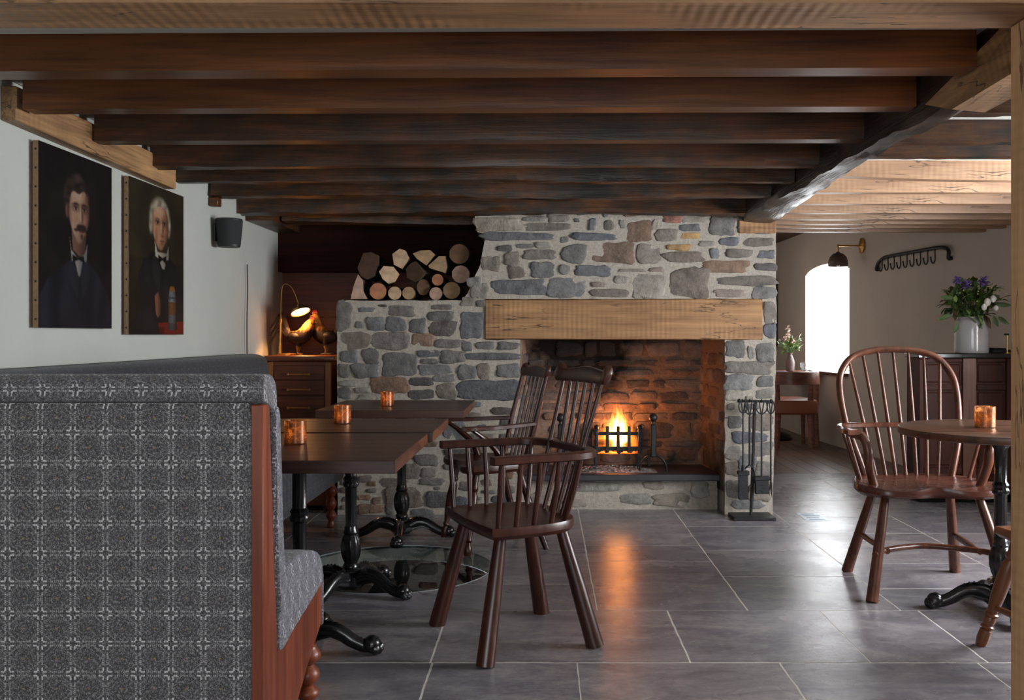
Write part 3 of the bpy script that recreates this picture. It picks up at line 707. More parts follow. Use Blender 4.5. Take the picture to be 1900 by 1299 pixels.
# old spine beam, hewn and tapering, from the splice to the chimney
secs = [(2.42, 1.235, 1.34, 1.965), (2.62, 1.235, 1.34, 1.953), (2.95, 1.23, 1.335, 1.862), (3.3, 1.225, 1.325, 1.86), (3.9, 1.22, 1.315, 1.862), (4.4, 1.22, 1.34, 1.858), (5.0, 1.225, 1.40, 1.866), (5.6, 1.24, 1.45, 1.868), (6.07, 1.255, 1.475, 1.872), (6.2, 1.26, 1.475, 1.875)]
bm = NB(); rings = []
pts = spline([Vector(s[:3]) for s in secs], 10); zs = spline([Vector((s[0], s[3], 0)) for s in secs], 10)
for p, q in zip(pts, zs):
    y, xl, xr, zb = p.x, p.y, p.z, q.y; ring = []
    for (a, b) in ((0, .25), (.06, 0), (.35, -.02), (.65, -.02), (.94, 0), (1, .3), (1, 1), (0, 1), (0, .6)):
        c_ = Vector((lerp(xl, xr, a), y, lerp(zb, CH - .004, b)))
        if b < .9: c_ += noise.noise_vector(Vector((a * 4 + b * 3, y * 3.2, 2.2))) * .016 + noise.noise_vector(Vector((a * 9, y * 13, 5.2))) * .007
        c_.z = min(c_.z, CH - .003)
        ring.append(bm.verts.new(c_))
    rings.append(ring)
for A, B in zip(rings, rings[1:]):
    for k in range(9): face(bm, [A[k], A[(k + 1) % 9], B[(k + 1) % 9], B[k]])
face(bm, rings[0][::-1]); face(bm, rings[-1])
tag(build('spine_beam', bm, beam_old, angle=60), 'old blackened hewn beam running from the post back to the chimney', 'beam')
# joists of the room on the right
JR = 'ceiling joists over the right-hand room'
random.seed(3)
lab = ['dark rough joist nearest the oak post in the right-hand room', 'dark rough joist under which the pale joists begin, wormy edge', 'dark rough thinner joist directly before the pale joists', 'bowed pale oak joist, first of the pale ones', 'pale oak joist with slanting saw marks, second of the pale ones', 'pale oak joist third of the pale ones', 'pale oak joist fourth of the pale ones', 'pale oak joist fifth of the pale ones, over the wall lamp', 'pale oak joist sixth of the pale ones', 'pale oak joist next to last before the window wall', 'farthest pale oak joist before the window wall']
ys = [207, 262, 290, 330, 357, 378, 395, 407, 416, 423, 430]
oak_b = wood('oak_joist', srgb(124, 92, 70), srgb(188, 150, 118), 0, .42, 1.0, .15, .10)
for i, y in enumerate(ys):
    Y = F * .77 / (622 - y); xl = 1.30 if Y < 6.0 else 1.485
    xr = 3.42 if Y < 6 else on_line(RW, 1010 + F * 3.3 / Y)[0] if False else 3.42 - max(0, Y - 6.0) * .1226 - .002
    if i < 3: joist(xl, xr, Y, Y, 1.92, CH - .004, .075, joist_old, lab[i], .014, 40 + i * 5, group=JR)
    else: joist(xl, xr, Y, Y, 1.92, CH - .004, .07, oak_b, lab[i], 0, 0, (lambda t: .03 * (2 * t - 1) ** 2 - .012) if i == 3 else None, group=JR)

# ------------------------------------------------------------------ fire grate, andirons, fire, ash
GX, GY = wx(1147, 6.38), 6.38
t = thing('fire_grate', 'black iron fire basket holding the burning logs in the hearth', 'fire grate', (GX, GY, HZ))
gz = lambda y: wz(y, GY) - HZ
xs = [wx(p, GY) - GX for p in (1107, 1127, 1147, 1167, 1187)]
for i, x in enumerate(xs):
    bm = NB(); box(bm, x - .011, x + .011, -.012, .012, gz(840), gz(791), .003)
    if i in (0, 4): ball(bm, (x, 0, gz(793)), .017, 10, 8)
    build('upright_bar', bm, wrought, t)
bm = NB(); box(bm, xs[0] - .02, xs[4] + .02, .012, .03, gz(808), gz(802), .002); build('cross_rail', bm, wrought, t)
bm = NB(); box(bm, xs[0] - .02, xs[4] + .02, .012, .026, gz(837), gz(829), .002); build('cross_rail', bm, wrought, t)
bm = NB()
for k in range(9): x = lerp(xs[0], xs[4], k / 8); box(bm, x - .007, x + .007, .02, .22, gz(838), gz(834))
build('bottom_grating', bm, wrought, t)
bm = NB(); box(bm, xs[0] - .02, xs[4] + .02, .22, .235, gz(840), gz(800)); build('rear_plate', bm, wrought, t)
for s, x in ((-1, xs[0]), (1, xs[4])):
    bm = NB(); box(bm, x - .008, x + .008, 0, .23, gz(808), gz(802)); build('side_rail', bm, wrought, t)
    bm = NB(); box(bm, x - .008, x + .008, .03, .05, 0.002, gz(838)); build('leg', bm, wrought, t)
    bm = NB(); box(bm, x - .008, x + .008, .2, .22, 0.002, gz(838)); build('leg', bm, wrought, t)
bm = NB(); tube(bm, [(xs[4] + .015 + .016 * math.cos(a), .0, gz(792) + .014 * math.sin(a)) for a in [2 * PI * k / 18 for k in range(18)]], .004, 6, closed=True); build('ring_handle', bm, wrought, t)
def andiron(px, label, Y=6.30):
    x = wx(px, Y); t = thing('andiron', label, 'andiron', (x, Y, HZ), group='andirons flanking the fire')
    f = lambda y: max(0.0, wz(y, Y) - HZ)
    bm = NB(); box(bm, -.019, .019, -.019, .019, f(848), f(787), .007); build('shaft', bm, wrought, t)
    bm = NB(); lathe(bm, [(.010, f(788)), (.012, f(783)), (.008, f(781))], 12); ball(bm, (0, 0, f(775)), .0285, 16, 10); build('ball_finial', bm, wrought, t)
    bm = NB(); tube(bm, spline([(-.088, -.0, .004), (-.082, 0, .05), (-.05, 0, f(849)), (0, 0, f(846) + .008), (.05, 0, f(849)), (.082, 0, .05), (.088, 0, .004)], 6), .007, 8, sx=1.0, sy=1.8); build('arched_foot', bm, wrought, t)
    bm = NB(); box(bm, -.01, .01, 0, .26, f(850), f(843)); box(bm, -.01, .01, .24, .26, 0.002, f(846)); build('rear_bar', bm, wrought, t)
andiron(1212, 'black iron andiron with a ball top, to the right of the fire basket')
andiron(1040, 'black iron andiron half hidden by the comb-back chair spindles')
# burning logs and coals
char = plain('charred_wood', (.02, .014, .011), .9, 0, 1, 40, .5)
def ember_mat():
    m, nt, o = new_mat('glowing_embers'); g = N(nt); v = g.coord('Object')
    n1 = g.noise(v, 34, 4, .7); hot = g.ramp(n1, [(.56, 0), (.68, 1)])
    e = g.n('ShaderNodeEmission'); g.l(g.ramp(n1, [(.56, (.9, .05, .01)), (.72, (1, .25, .08))]), e.inputs[0]); g.l(g.math('MULTIPLY', hot, 5.0), e.inputs[1])
    b = g.bsdf(g.ramp(g.noise(v, 90, 3), [(.4, (.012, .011, .011)), (.62, (.16, .15, .15))]), .95)
    a = g.n('ShaderNodeAddShader'); g.l(e.outputs[0], a.inputs[0]); g.l(b, a.inputs[1]); g.l(a.outputs[0], o.inputs[0]); return m
ember = ember_mat()
for k, (x, y, z, rz, L, r, lb) in enumerate(((-.02, .10, .165, .12, .26, .026, 'charred log lying across the front of the fire basket'), (.05, .16, .185, -.3, .2, .03, 'charred log leaning at the back of the fire basket'))):
    bm = NB(); tube(bm, [(-L / 2, 0, 0), (-L / 5, .004, .004), (L / 5, -.004, 0), (L / 2, 0, 0)], [r * .9, r, r * 1.05, r * .85], 12); roughen(bm, .006, 30, k)
    o = build('burning_log', bm, [char], None, (GX + x, GY + y, HZ + z)); o.rotation_euler = (0, .08 * (1 - 2 * k), rz); tag(o, lb, 'log', 'logs burning in the basket')
random.seed(9)
bm = NB()
for k in range(90): ball(bm, (GX + random.uniform(-.13, .13), GY + random.uniform(.03, .2), HZ + .115 + random.uniform(0, .035)), random.uniform(.008, .018), 6, 4, (1, 1, .7))
tag(build('ember_bed', bm, ember), 'bed of glowing embers and coals inside the fire basket', 'embers', kind='stuff')
bm = NB(); N_ = 40
gv = [[None] * 17 for _ in range(N_ + 1)]
for i in range(N_ + 1):
    for j in range(17):
        a, b = i / N_ * 2 - 1, j / 16 * 2 - 1; x, y = a * .30, b * .12; r = min(1, math.hypot(a, b))
        z = .028 * (1 - r * r) * (1 + .6 * noise.noise(Vector((x * 14, y * 14, 1)))) + .008 * noise.noise(Vector((x * 60, y * 60, 4))) * (1 - r ** 4)
        gv[i][j] = bm.verts.new((GX - .05 + x, 6.36 + y, HZ + max(.0005, z)))
for i in range(N_):
    for j in range(16): face(bm, [gv[i][j], gv[i + 1][j], gv[i + 1][j + 1], gv[i][j + 1]])
for k in range(150):
    a = random.random() * 2 * PI; r = random.random() ** .5
    ball(bm, (GX - .05 + math.cos(a) * r * .27, 6.36 + math.sin(a) * r * .1, HZ + .028 * (1 - r * r) + .004), random.uniform(.004, .010), 5, 4, (1, 1, .6))
def ash_mat():
    m, nt, o = new_mat('ash'); g = N(nt); v = g.coord('Object')
    n1 = g.noise(v, 42, 4, .7); n2 = g.noise(v, 9, 2)
    hot = g.math('MULTIPLY', g.ramp(n1, [(.60, 0), (.68, 1)]), g.ramp(n2, [(.5, 0), (.62, 1)]))
    e = g.n('ShaderNodeEmission'); e.inputs[0].default_value = (1, .09, .03, 1); g.l(g.math('MULTIPLY', hot, 4.0), e.inputs[1])
    b = g.bsdf(g.ramp(n1, [(.32, (.02, .02, .02)), (.5, (.12, .12, .125)), (.66, (.36, .35, .36))]), .98)
    a = g.n('ShaderNodeAddShader'); g.l(e.outputs[0], a.inputs[0]); g.l(b, a.inputs[1]); g.l(a.outputs[0], o.inputs[0]); return m
tag(build('ash_pile', bm, ash_mat()), 'grey ash heap with red sparks on the slate under the fire basket', 'ash', kind='stuff')
def flame_mat(name, col, s):
    m, nt, o = new_mat(name); g = N(nt)
    e = g.n('ShaderNodeEmission'); e.inputs[0].default_value = (*col, 1); e.inputs[1].default_value = s
    g.l(e.outputs[0], o.inputs['Volume']); return m
fl_o = flame_mat('flame_orange', (1, .20, .02), 27); fl_y = flame_mat('flame_yellow', (1, .45, .08), 46); fl_w = flame_mat('flame_white', (1, .74, .32), 130)
t = thing('hearth_fire', 'bright orange and white flames rising from the iron fire basket', 'fire', (GX, GY + .1, HZ + .13))
random.seed(12)
def tongue(x, y, h, w, mat, lean=0, z=0.0):
    bm = NB(); n = 14; pts, rad = [], []
    ph = random.random() * 6
    for i in range(n + 1):
        s = i / n; pts.append((x + lean * s * s + .22 * w * math.sin(ph + s * 8) * s, y + .1 * w * math.cos(ph + s * 6) * s, z + h * s))
        rad.append(max(.0006, w * (math.sin(PI * min(1, (s * .82 + .18)) ** .8) ** .9) * (1 - s ** 2.2 * .6)))
    rad[-1] = .0005
    tube(bm, pts, rad, 10, sy=.62); build('flame', bm, mat, t)
H = lambda y: wz(y, GY) - (HZ + .13)
def fx(p): return wx(p, GY) - GX
for (p, top, w, mat, ln) in ((1130, 775, .045, fl_o, -.01), (1120, 790, .03, fl_o, -.02), (1137, 766, .045, fl_o, 0), (1147, 748, .046, fl_o, .0), (1155, 756, .04, fl_o, .008), (1161, 764, .035, fl_o, .01), (1168, 775, .03, fl_o, .012), (1180, 795, .02, fl_o, 0), (1113, 798, .024, fl_o, 0), (1126, 768, .02, fl_o, -.012), (1150, 742, .024, fl_o, .004), (1165, 760, .02, fl_o, .012), (1141, 752, .024, fl_o, -.004), (1173, 784, .03, fl_o, .006),
                             (1140, 772, .03, fl_y, -.005), (1147, 760, .036, fl_y, 0), (1153, 764, .03, fl_y, .005), (1160, 775, .028, fl_y, .005), (1132, 784, .026, fl_y, -.01),
                             (1148, 774, .03, fl_w, 0), (1155, 778, .026, fl_w, .004), (1142, 782, .026, fl_w, 0), (1160, 788, .018, fl_w, 0), (1134, 792, .018, fl_w, 0)):
    tongue(fx(p), random.uniform(-.03, .03), H(top) * 1.06 + .03, w * 1.35, mat, ln, -.03 if mat is fl_o else -.01)

# ------------------------------------------------------------------ fireside tools
TY = 4.77
TY = 5.96
t = thing('tool_stand', 'black iron fireside tool stand on a flat base before the chimney', 'tool stand', (wx(1394, TY), TY, 0))
TX = wx(1394, TY); lx = lambda p: wx(p, TY) - TX; lz = lambda y: wz(y, TY)
bm = NB(); box(bm, lx(1356), lx(1433), -.10, .09, 0, .022, .003); build('base_plate', bm, wrought, t)
bm = NB(); tube(bm, [(lx(1393), 0, .02), (lx(1395), 0, .12), (lx(1397), 0, .35), (lx(1400), 0, lz(752)), (lx(1402), 0, lz(744))], [.009, .012, .011, .010, .010], 8); build('upright_post', bm, wrought, t)
bm = NB(); tube(bm, [(lx(1372), 0, lz(744)), (lx(1431), 0, lz(745))], .0085, 8); ball(bm, (lx(1372), 0, lz(744)), .014, 8, 6); ball(bm, (lx(1431), 0, lz(745)), .014, 8, 6); build('hook_bar', bm, wrought, t)
for p in (1376, 1389, 1411, 1428):
    bm = NB(); tube(bm, [(lx(p), 0, lz(744)), (lx(p), -.02, lz(746)), (lx(p), -.03, lz(744)), (lx(p), -.034, lz(740))], .004, 6); build('hook', bm, wrought, t)
TG = 'fireside tools hanging on the stand'
def tool(name, label, px, parts):
    t = thing(name, label, 'fire tool', (wx(px, TY), TY - .032, 0), group=TG)
    for nm, bm in parts: build(nm, bm, wrought, t)
def loop(cx, ztop, w, h):
    """teardrop hanging loop above the handle"""
    b = NB(); pts = [(cx, 0, ztop - h)] + [(cx + w / 2 * math.sin(a) * (1 if 1 else 0), 0, ztop - h * .42 - h * .42 * math.cos(a)) for a in [PI - .5 - (2 * PI - 1.0) * k / 14 for k in range(15)]] + [(cx, 0, ztop - h)]
    tube(b, pts, .0042, 6); return b
rz_ = lambda p, px: wx(p, TY) - wx(px, TY)
b1 = loop(0, lz(741), .055, .10); b2 = NB(); tube(b2, [(0, 0, lz(768)), (.0, 0, lz(850)), (.0, 0, lz(862))], [.006, .006, .007], 8); 
b3 = NB(); box(b3, -.03, .03, -.01, .012, lz(925), lz(878), .004); box(b3, -.036, .036, -.018, .02, lz(880), lz(872), .004); tube(b3, [(0, 0, lz(862)), (-.0, 0, lz(876))], .012, 8)
tool('hearth_shovel', 'black iron shovel hanging leftmost on the fireside tool stand', 1377, [('hanging_loop', b1), ('handle', b2), ('shovel_blade', b3)])
b1 = loop(0, lz(741), .065, .11); b2 = NB(); tube(b2, [(0, 0, lz(772)), (0, 0, lz(862))], [.0075, .0075], 8)
b3 = NB(); tube(b3, spline([(0, 0, lz(860)), (.03, .02, lz(872)), (.035, .02, lz(890)), (.01, .01, lz(903))], 6), .005, 6); tube(b3, spline([(0, 0, lz(860)), (-.03, .02, lz(872)), (-.03, .02, lz(888))], 6), .005, 6)
tool('fire_tongs', 'black iron tongs with curved claws hanging second from left on the stand', 1389, [('hanging_loop', b1), ('shaft', b2), ('claw', b3)])
b1 = loop(0, lz(740), .07, .11); b2 = NB(); tube(b2, [(0, 0, lz(771)), (0, 0, lz(884))], .006, 8)
b3 = NB(); box(b3, -.048, .048, -.022, .022, lz(890), lz(882), .004); b4 = NB(); box(b4, -.042, .042, -.018, .018, lz(915), lz(889), .004); roughen(b4, .002, 60)
tool('hearth_brush', 'black hearth brush with a square head hanging on the tool stand', 1411, [('hanging_loop', b1), ('handle', b2), ('brush_back', b3), ('bristles', b4)])
b1 = loop(0, lz(742), .045, .10); b2 = NB(); tube(b2, [(0, 0, lz(770)), (0, 0, lz(895))], .0055, 8)
b3 = NB(); tube(b3, [(0, 0, lz(893)), (.004, 0, lz(910)), (.008, 0, lz(923))], [.008, .005, .001], 6); tube(b3, [(0, 0, lz(897)), (-.012, 0, lz(910)), (-.008, 0, lz(918))], [.006, .004, .001], 6)
tool('fire_poker', 'thin black poker with a barbed tip hanging rightmost on the stand', 1428, [('hanging_loop', b1), ('shaft', b2), ('barbed_tip', b3)])

# ------------------------------------------------------------------ stacked logs
LY = 6.17
cut_cols = {'o': srgb(176, 118, 84), 'p': srgb(196, 164, 132), 't': srgb(168, 138, 104), 'k': srgb(112, 84, 58), 'd': srgb(78, 54, 38), 'w': srgb(190, 156, 136)}
def cut_mat(k):
    n = 'log_end_' + k
    if n in MATS: return MATS[n]
    m, nt, o = new_mat(n); g = N(nt); col = cut_cols[k]
    tc = g.n('ShaderNodeTexCoord'); sp = g.n('ShaderNodeVectorMath'); sp.operation = 'MULTIPLY'; g.l(tc.outputs['Object'], sp.inputs[0]); sp.inputs[1].default_value = (1, 0, 1)
    ln = g.n('ShaderNodeVectorMath'); ln.operation = 'LENGTH'; g.l(sp.outputs[0], ln.inputs[0])
    nz = g.noise(tc.outputs['Object'], 18, 4)
    r = g.math('SINE', g.math('MULTIPLY', g.math('ADD', ln.outputs['Value'], g.math('MULTIPLY', nz, .02)), 900.0))
    f = g.math('ADD', g.math('MULTIPLY', r, .045), nz)
    c = g.ramp(f, [(.3, tuple(x * .6 for x in col)), (.55, col), (.8, tuple(min(1, x * 1.25) for x in col))])
    g.l(g.bsdf(c, .85, 0, g.bump(f, .4, .004)), o.inputs[0]); MATS[n] = m; return m
def log(poly, k, label, L=.34, tilt=(0, 0), y0=None, pre=True):
    """poly in picture pixels of the close view (620,430, x6.333); extruded back into the alcove"""
    pts = [(wx(620 + a / 6.333, LY), wz(430 + b / 6.333, LY)) for a, b in poly] if pre else poly
    cx = sum(p[0] for p in pts) / len(pts); cz = sum(p[1] for p in pts) / len(pts)
    pts = [(a - cx, b - cz) for a, b in pts]
    t = thing('firewood_log', label, 'log', (cx, LY if y0 is None else y0, cz), group='logs stacked in the alcove')
    t.rotation_euler = (tilt[0], 0, tilt[1])
    fine = []
    for (a, b), (c_, d_) in zip(pts, pts[1:] + pts[:1]):
        kk = max(1, int(math.hypot(c_ - a, d_ - b) / .012))
        for i in range(kk): fine.append((lerp(a, c_, i / kk), lerp(b, d_, i / kk)))
    bm = NB(); n = 10; rings = []
    for i in range(n + 1):
        d = .002 + L * i / n
        rings.append([bm.verts.new((a * (1 + .06 * noise.noise(Vector((a * 40, d * 8, cz * 9)))), d, b * (1 + .06 * noise.noise(Vector((b * 40, d * 8, cx * 9)))))) for a, b in fine])
    m = len(fine)
    for A, B in zip(rings, rings[1:]):
        for q in range(m): face(bm, [A[q], A[(q + 1) % m], B[(q + 1) % m], B[q]])
    face(bm, rings[0]); face(bm, rings[-1][::-1]); build('bark', bm, bark, t)
    bm = NB(); prism(bm, [(a * .965, b * .965) for a, b in fine], -.0005, .004, 'y'); build('cut_end', bm, cut_mat(k), t)
def rnd(cx, cy, rx, ry=None, n=20):
    ry = ry or rx; return [(cx + rx * math.cos(2 * PI * k / n) * (1 + .03 * math.sin(3 * k)), cy + ry * math.sin(2 * PI * k / n)) for k in range(n)]
log(rnd(515, 700, 100), 'o', 'round log with an orange cut end, low in the stack beside the pale wedge', tilt=(0, .1))
log(rnd(712, 722, 80), 'p', 'small pale round log on the ledge, third from the left of the bottom row')
log(rnd(875, 722, 77), 't', 'small tan round log in the middle of the bottom row')
log(rnd(1195, 728, 78), 'w', 'small pinkish round log on the bottom row beside the largest pale-ringed one')
log(rnd(1380, 690, 103), 't', 'round log with a darker heart, rightmost of the bottom row')
log(rnd(1215, 565, 70), 'o', 'small reddish round log wedged above the bottom row on the right')
log(rnd(1487, 500, 107), 'w', 'clean pale round log with rings, middle of the right-hand column')
log(rnd(1470, 262, 120), 'k', 'brown round log on top of the right-hand column')
log([(525, 470), (580, 400), (700, 410), (770, 500), (720, 590), (640, 615), (570, 560)], 'p', 'six-sided pale split log resting above the orange one', tilt=(0, .2))
log([(680, 260), (770, 195), (840, 220), (885, 310), (860, 360), (800, 440), (700, 390)], 'p', 'blocky pale split log with bark edges on top of the stack')
log([(920, 255), (1010, 220), (1130, 215), (1190, 270), (1085, 400), (970, 320)], 't', 'fan-shaped split log leaning at the top of the stack')
log([(1100, 400), (1230, 285), (1310, 285), (1330, 420), (1310, 490), (1120, 430)], 't', 'three-cornered split log left of the brown top log', tilt=(0, -.05))
log([(835, 432), (905, 362), (955, 348), (1062, 485), (1000, 560), (940, 590), (850, 540)], 'd', 'dark bark-covered log lying askew in the centre of the stack', tilt=(0, -.2))
log(rnd(1040, 650, 78, 98), 'k', 'dull brown rough-ended log, bottom row, right of the tan one', y0=LY + .03)
log([(340, 250), (430, 235), (520, 280), (512, 400), (480, 520), (380, 560), (310, 520), (270, 430)], 'd', 'gnarled dark knotty log at the top left of the stack')
log([(190, 795), (225, 640), (280, 495), (340, 570), (345, 700), (395, 795)], 'w', 'pale tapering split wedge standing at the left end of the stack')
# ------------------------------------------------------------------ banquettes
def turned_leg(bm, x, y, h, r=.03, M=None):
    prof = [(r * .62, 0), (r * .75, .012), (r * .6, h * .14), (r * .55, h * .16), (r * .95, h * .24), (r * 1.0, h * .30), (r * .6, h * .38), (r * .55, h * .40), (r * .98, h * .48), (r * 1.08, h * .55), (r * .95, h * .61), (r * .6, h * .68), (r * .62, h * .70), (r * 1.1, h * .78), (r * 1.15, h * .86), (r * .8, h * .95), (r * .8, h)]
    ps = spline([Vector((a, b, 0)) for a, b in prof], 3)
    lathe(bm, [(p.x, p.y) for p in ps], 20, Matrix.Translation((x, y, 0)))
def roll_section(bm, sec, x0, x1, axis, puff=0.0, n=20, mi=0):
    """cushion: closed section pushed along an axis with softly rounded ends; axis 0: sec=(y,z); axis 1: sec=(x,z)"""
    sec = [Vector((a, b, 0)) for a, b in sec]; m = len(sec); cen = sum(sec, Vector()) / m; rings = []
    ts = [0, .0, .004, .012, .03] + [i / n for i in range(1, n)] + [.97, .988, .996, 1.0, 1.0]
    k_ = [.8, .93, .975, .99, 1.0] + [1.0] * (n - 1) + [1.0, .99, .975, .93, .8]
    for t, k in zip(ts, k_):
        ring = []
        for p in sec:
            q = cen + (p - cen) * k; d = lerp(x0, x1, t)
            ring.append(bm.verts.new((d, q.x, q.y) if axis == 0 else (q.x, d, q.y)))
        rings.append(ring)
    for A, B in zip(rings, rings[1:]):
        for q in range(m): face(bm, [A[q], A[(q + 1) % m], B[(q + 1) % m], B[q]], mi)
    face(bm, rings[0][::-1], mi); face(bm, rings[-1], mi)
def smooth_sec(pts, n=5):
    q = spline([Vector((a, b, 0)) for a, b in pts + [pts[0]]], n)[:-1]; return [(v.x, v.y) for v in q]
XE, BX0 = -.702, -1.57
t = thing('banquette_bench', 'high-backed banquette with its grey patterned back to the camera and a mahogany end', 'bench', (0, 0, 0))
bm = NB(); box(bm, BX0, wx(463, 2.365), 2.366, 2.42, .0, .978, .006); build('back_panel', bm, cloth1, t)
bm = NB(); tube(bm, [(BX0, 2.366, .977), (wx(460, 2.365), 2.366, .977), (wx(463.5, 2.365), 2.366, .95), (wx(464, 2.365), 2.366, .02)], .0045, 8); build('piping', bm, cloth1, t)
# head roll
bm = NB(); roll_section(bm, smooth_sec([(2.362, .985), (2.352, 1.01), (2.360, 1.035), (2.39, 1.05), (2.43, 1.049), (2.466, 1.026), (2.480, .985), (2.472, .955), (2.43, .962), (2.40, .976)], 4), BX0, XE + .004, 0)
build('head_roll', bm, cloth1r, t)
# front upholstery of the back and the seat cushion
bm = NB(); roll_section(bm, smooth_sec([(2.438, .955), (2.458, .966), (2.476, .962), (2.484, .88), (2.494, .80), (2.514, .60), (2.545, .47), (2.53, .42), (2.49, .43), (2.46, .60)], 4), BX0, XE + .012, 0)
build('back_cushion', bm, cloth1_sheen, t)
bm = NB(); roll_section(bm, smooth_sec([(2.50, .50), (2.60, .527), (2.80, .515), (2.93, .48), (2.99, .43), (2.995, .38), (2.96, .369), (2.80, .349), (2.62, .327), (2.508, .314), (2.50, .40)], 5), BX0, XE + .006, 0)
build('seat_cushion', bm, cloth1_sheen, t)
# mahogany end: stile behind the panel plus the seat rail, one sawn board outline
bm = NB()
poly = [(2.366, -.0), (2.366, .976), (2.43, .976), (2.475, .60), (2.492, .318), (2.992, .372), (2.992, .252), (2.84, .17), (2.70, .09), (2.60, -.0)]
poly = [(2.366, .0), (2.366, .976), (2.424, .976), (2.452, .70), (2.492, .315), (2.99, .375), (2.99, .245), (2.80, .165), (2.62, .07), (2.55, .0)]
prism(bm, poly, wx(464.5, 2.365), XE, 'x'); bmesh.ops.bevel(bm, geom=bm.edges[:], offset=.003, segments=1, affect='EDGES')
build('end_frame', bm, mahog, t)
for x in (XE - .022, BX0 + .1):
    bm = NB(); turned_leg(bm, x, 2.90, .208, .034); build('leg', bm, mahog, t)
bm = NB(); box(bm, BX0, XE + .004, 2.992, 3.004, .235, .40, .005); build('front_rail', bm, cloth1_sheen, t)
t = thing('banquette_bench', 'dark grey banquette running along the left wall under the portraits', 'bench', (0, 0, 0))
Y0, Y1 = 3.02, 5.72
bm = NB(); roll_section(bm, smooth_sec([(-1.79, .60), (-1.79, 1.0), (-1.775, 1.03), (-1.73, 1.04), (-1.68, 1.02), (-1.665, .98), (-1.64, .80), (-1.60, .52), (-1.66, .46), (-1.78, .46)], 4), 2.45, Y1, 1); build('back_cushion', bm, cloth2, t)
bm = NB(); roll_section(bm, smooth_sec([(-1.68, .49), (-1.50, .505), (-1.30, .49), (-1.225, .45), (-1.215, .36), (-1.22, .285), (-1.45, .285), (-1.68, .30)], 5), Y0, Y1, 1); build('seat_cushion', bm, cloth2, t)
bm = NB(); box(bm, -1.78, -1.25, Y0, Y1 - .02, .262, .288, .003); build('seat_rail', bm, mahog, t)
for x, y in ((-1.275, Y1 - .05), (-1.72, Y1 - .05), (-1.275, 4.3), (-1.275, 3.1)):
    bm = NB(); turned_leg(bm, x, y, .264, .03); build('leg', bm, mahog, t)

# ------------------------------------------------------------------ tables with cast-iron pedestals
def fluted(r, z, a, lo=.30, hi=.66, amt=.07, n=12): return r * (1 - amt * (.5 + .5 * math.cos(n * a))) if lo < z < hi else r
COLP = [(.040, .07), (.044, .078), (.030, .088), (.042, .097), (.042, .104), (.029, .112), (.036, .120), (.034, .128), (.028, .136), (.038, .155), (.046, .185), (.047, .215), (.040, .245), (.030, .262), (.034, .272), (.030, .282), (.0265, .300), (.0255, .301), (.0255, .47), (.027, .472), (.034, .478), (.036, .49), (.030, .50), (.034, .512), (.028, .522), (.0255, .525), (.0255, .655), (.032, .665), (.045, .695), (.05, .706)]
def pedestal(t, rz, reach=.31, H=.706):
    k = H / .706
    bm = NB(); lathe(bm, [(r, z * k) for r, z in COLP], 48, fl=lambda r, z, a: r * (1 - .09 * (.5 + .5 * math.cos(10 * a + z * 22))) if .145 < z < .25 else fluted(r, z, a)); build('column', bm, cast_iron, t)
    bm = NB(); lathe(bm, [(.02, .022), (.05, .024), (.062, .04), (.066, .062), (.052, .078), (.03, .085)], 8, Matrix.Rotation(PI / 8, 4, 'Z')); build('base_hub', bm, cast_iron, t, angle=25)
    for i in range(4):
        a = rz + i * PI / 2; M = Matrix.Rotation(a, 4, 'Z'); bm = NB()
        P = spline([(.035, 0, .062), (.085, 0, .085), (.14, 0, .078), (.195, 0, .045), (.24, 0, .026), (reach - .035, 0, .028)], 6); n = len(P)
        R = [lerp(.036, .021, (j / (n - 1)) ** .8) for j in range(n)]
        tube(bm, [M @ p for p in P], R, 10, sx=1.0, sy=.85)
        for j in range(4, n - 4, 2): ball(bm, M @ (P[j] + Vector((0, 0, R[j] * .95))), .0058, 6, 4)
        ball(bm, M @ Vector((reach - .032, 0, .034)), .034, 12, 8, (1, 1, .95), M=Matrix.Rotation(a, 4, 'Z'))
        for s in (-.9, -.3, .3, .9): ball(bm, M @ Vector((reach - .032 + .026 * math.cos(s), .027 * math.sin(s), .021)), .0155, 8, 6, (1.1, 1, 1.35), M=Matrix.Rotation(a, 4, 'Z'))
        tube(bm, [M @ Vector((.05, -.02, .05)), M @ Vector((.12, -.014, .066)), M @ Vector((.19, -.012, .036))], [.010, .008, .005], 6)
        tube(bm, [M @ Vector((.05, .02, .05)), M @ Vector((.12, .014, .066)), M @ Vector((.19, .012, .036))], [.010, .008, .005], 6)
        build('foot', bm, cast_iron, t)
def square_table(cx, cy, x0, x1, y0, y1, rz, label, H=.75, th=.042):
    t = thing('dining_table', label, 'table', (cx, cy, 0), group='pedestal tables along the banquette')
    bm = NB(); box(bm, x0 - cx, x1 - cx, y0 - cy, y1 - cy, H - th, H, .0025, seg=2); build('table_top', bm, table_top, t, angle=18)
    bm = NB(); box(bm, -.17, .17, -.17, .17, H - th - .006, H - th); build('mounting_plate', bm, cast_iron, t, smooth=False)
    pedestal(t, rz, .30, H - th - .004); return t
square_table(-.89, 3.447, -1.30, -.4755, 3.025, 3.864, math.radians(-4), 'nearest dark-topped square table, beside the end of the patterned bench')
square_table(-.864, 4.235, -1.28, -.461, 3.915, 4.548, math.radians(-22), 'second dark-topped table from the camera, its pedestal beside the floor glass')
square_table(-.812, 5.40, -1.22, -.427, 5.04, 5.83, math.radians(3), 'farthest dark-topped table, close to the stone wall')
RTX, RTY = 1.90, 3.95
t = thing('round_table', 'round brown pedestal table half hidden by the oak post', 'table', (RTX, RTY, 0))
bm = NB(); lathe(bm, [(.392, .731), (.402, .735), (.405, .750), (.402, .762), (.395, .765)], 72); build('table_top', bm, table_round, t)
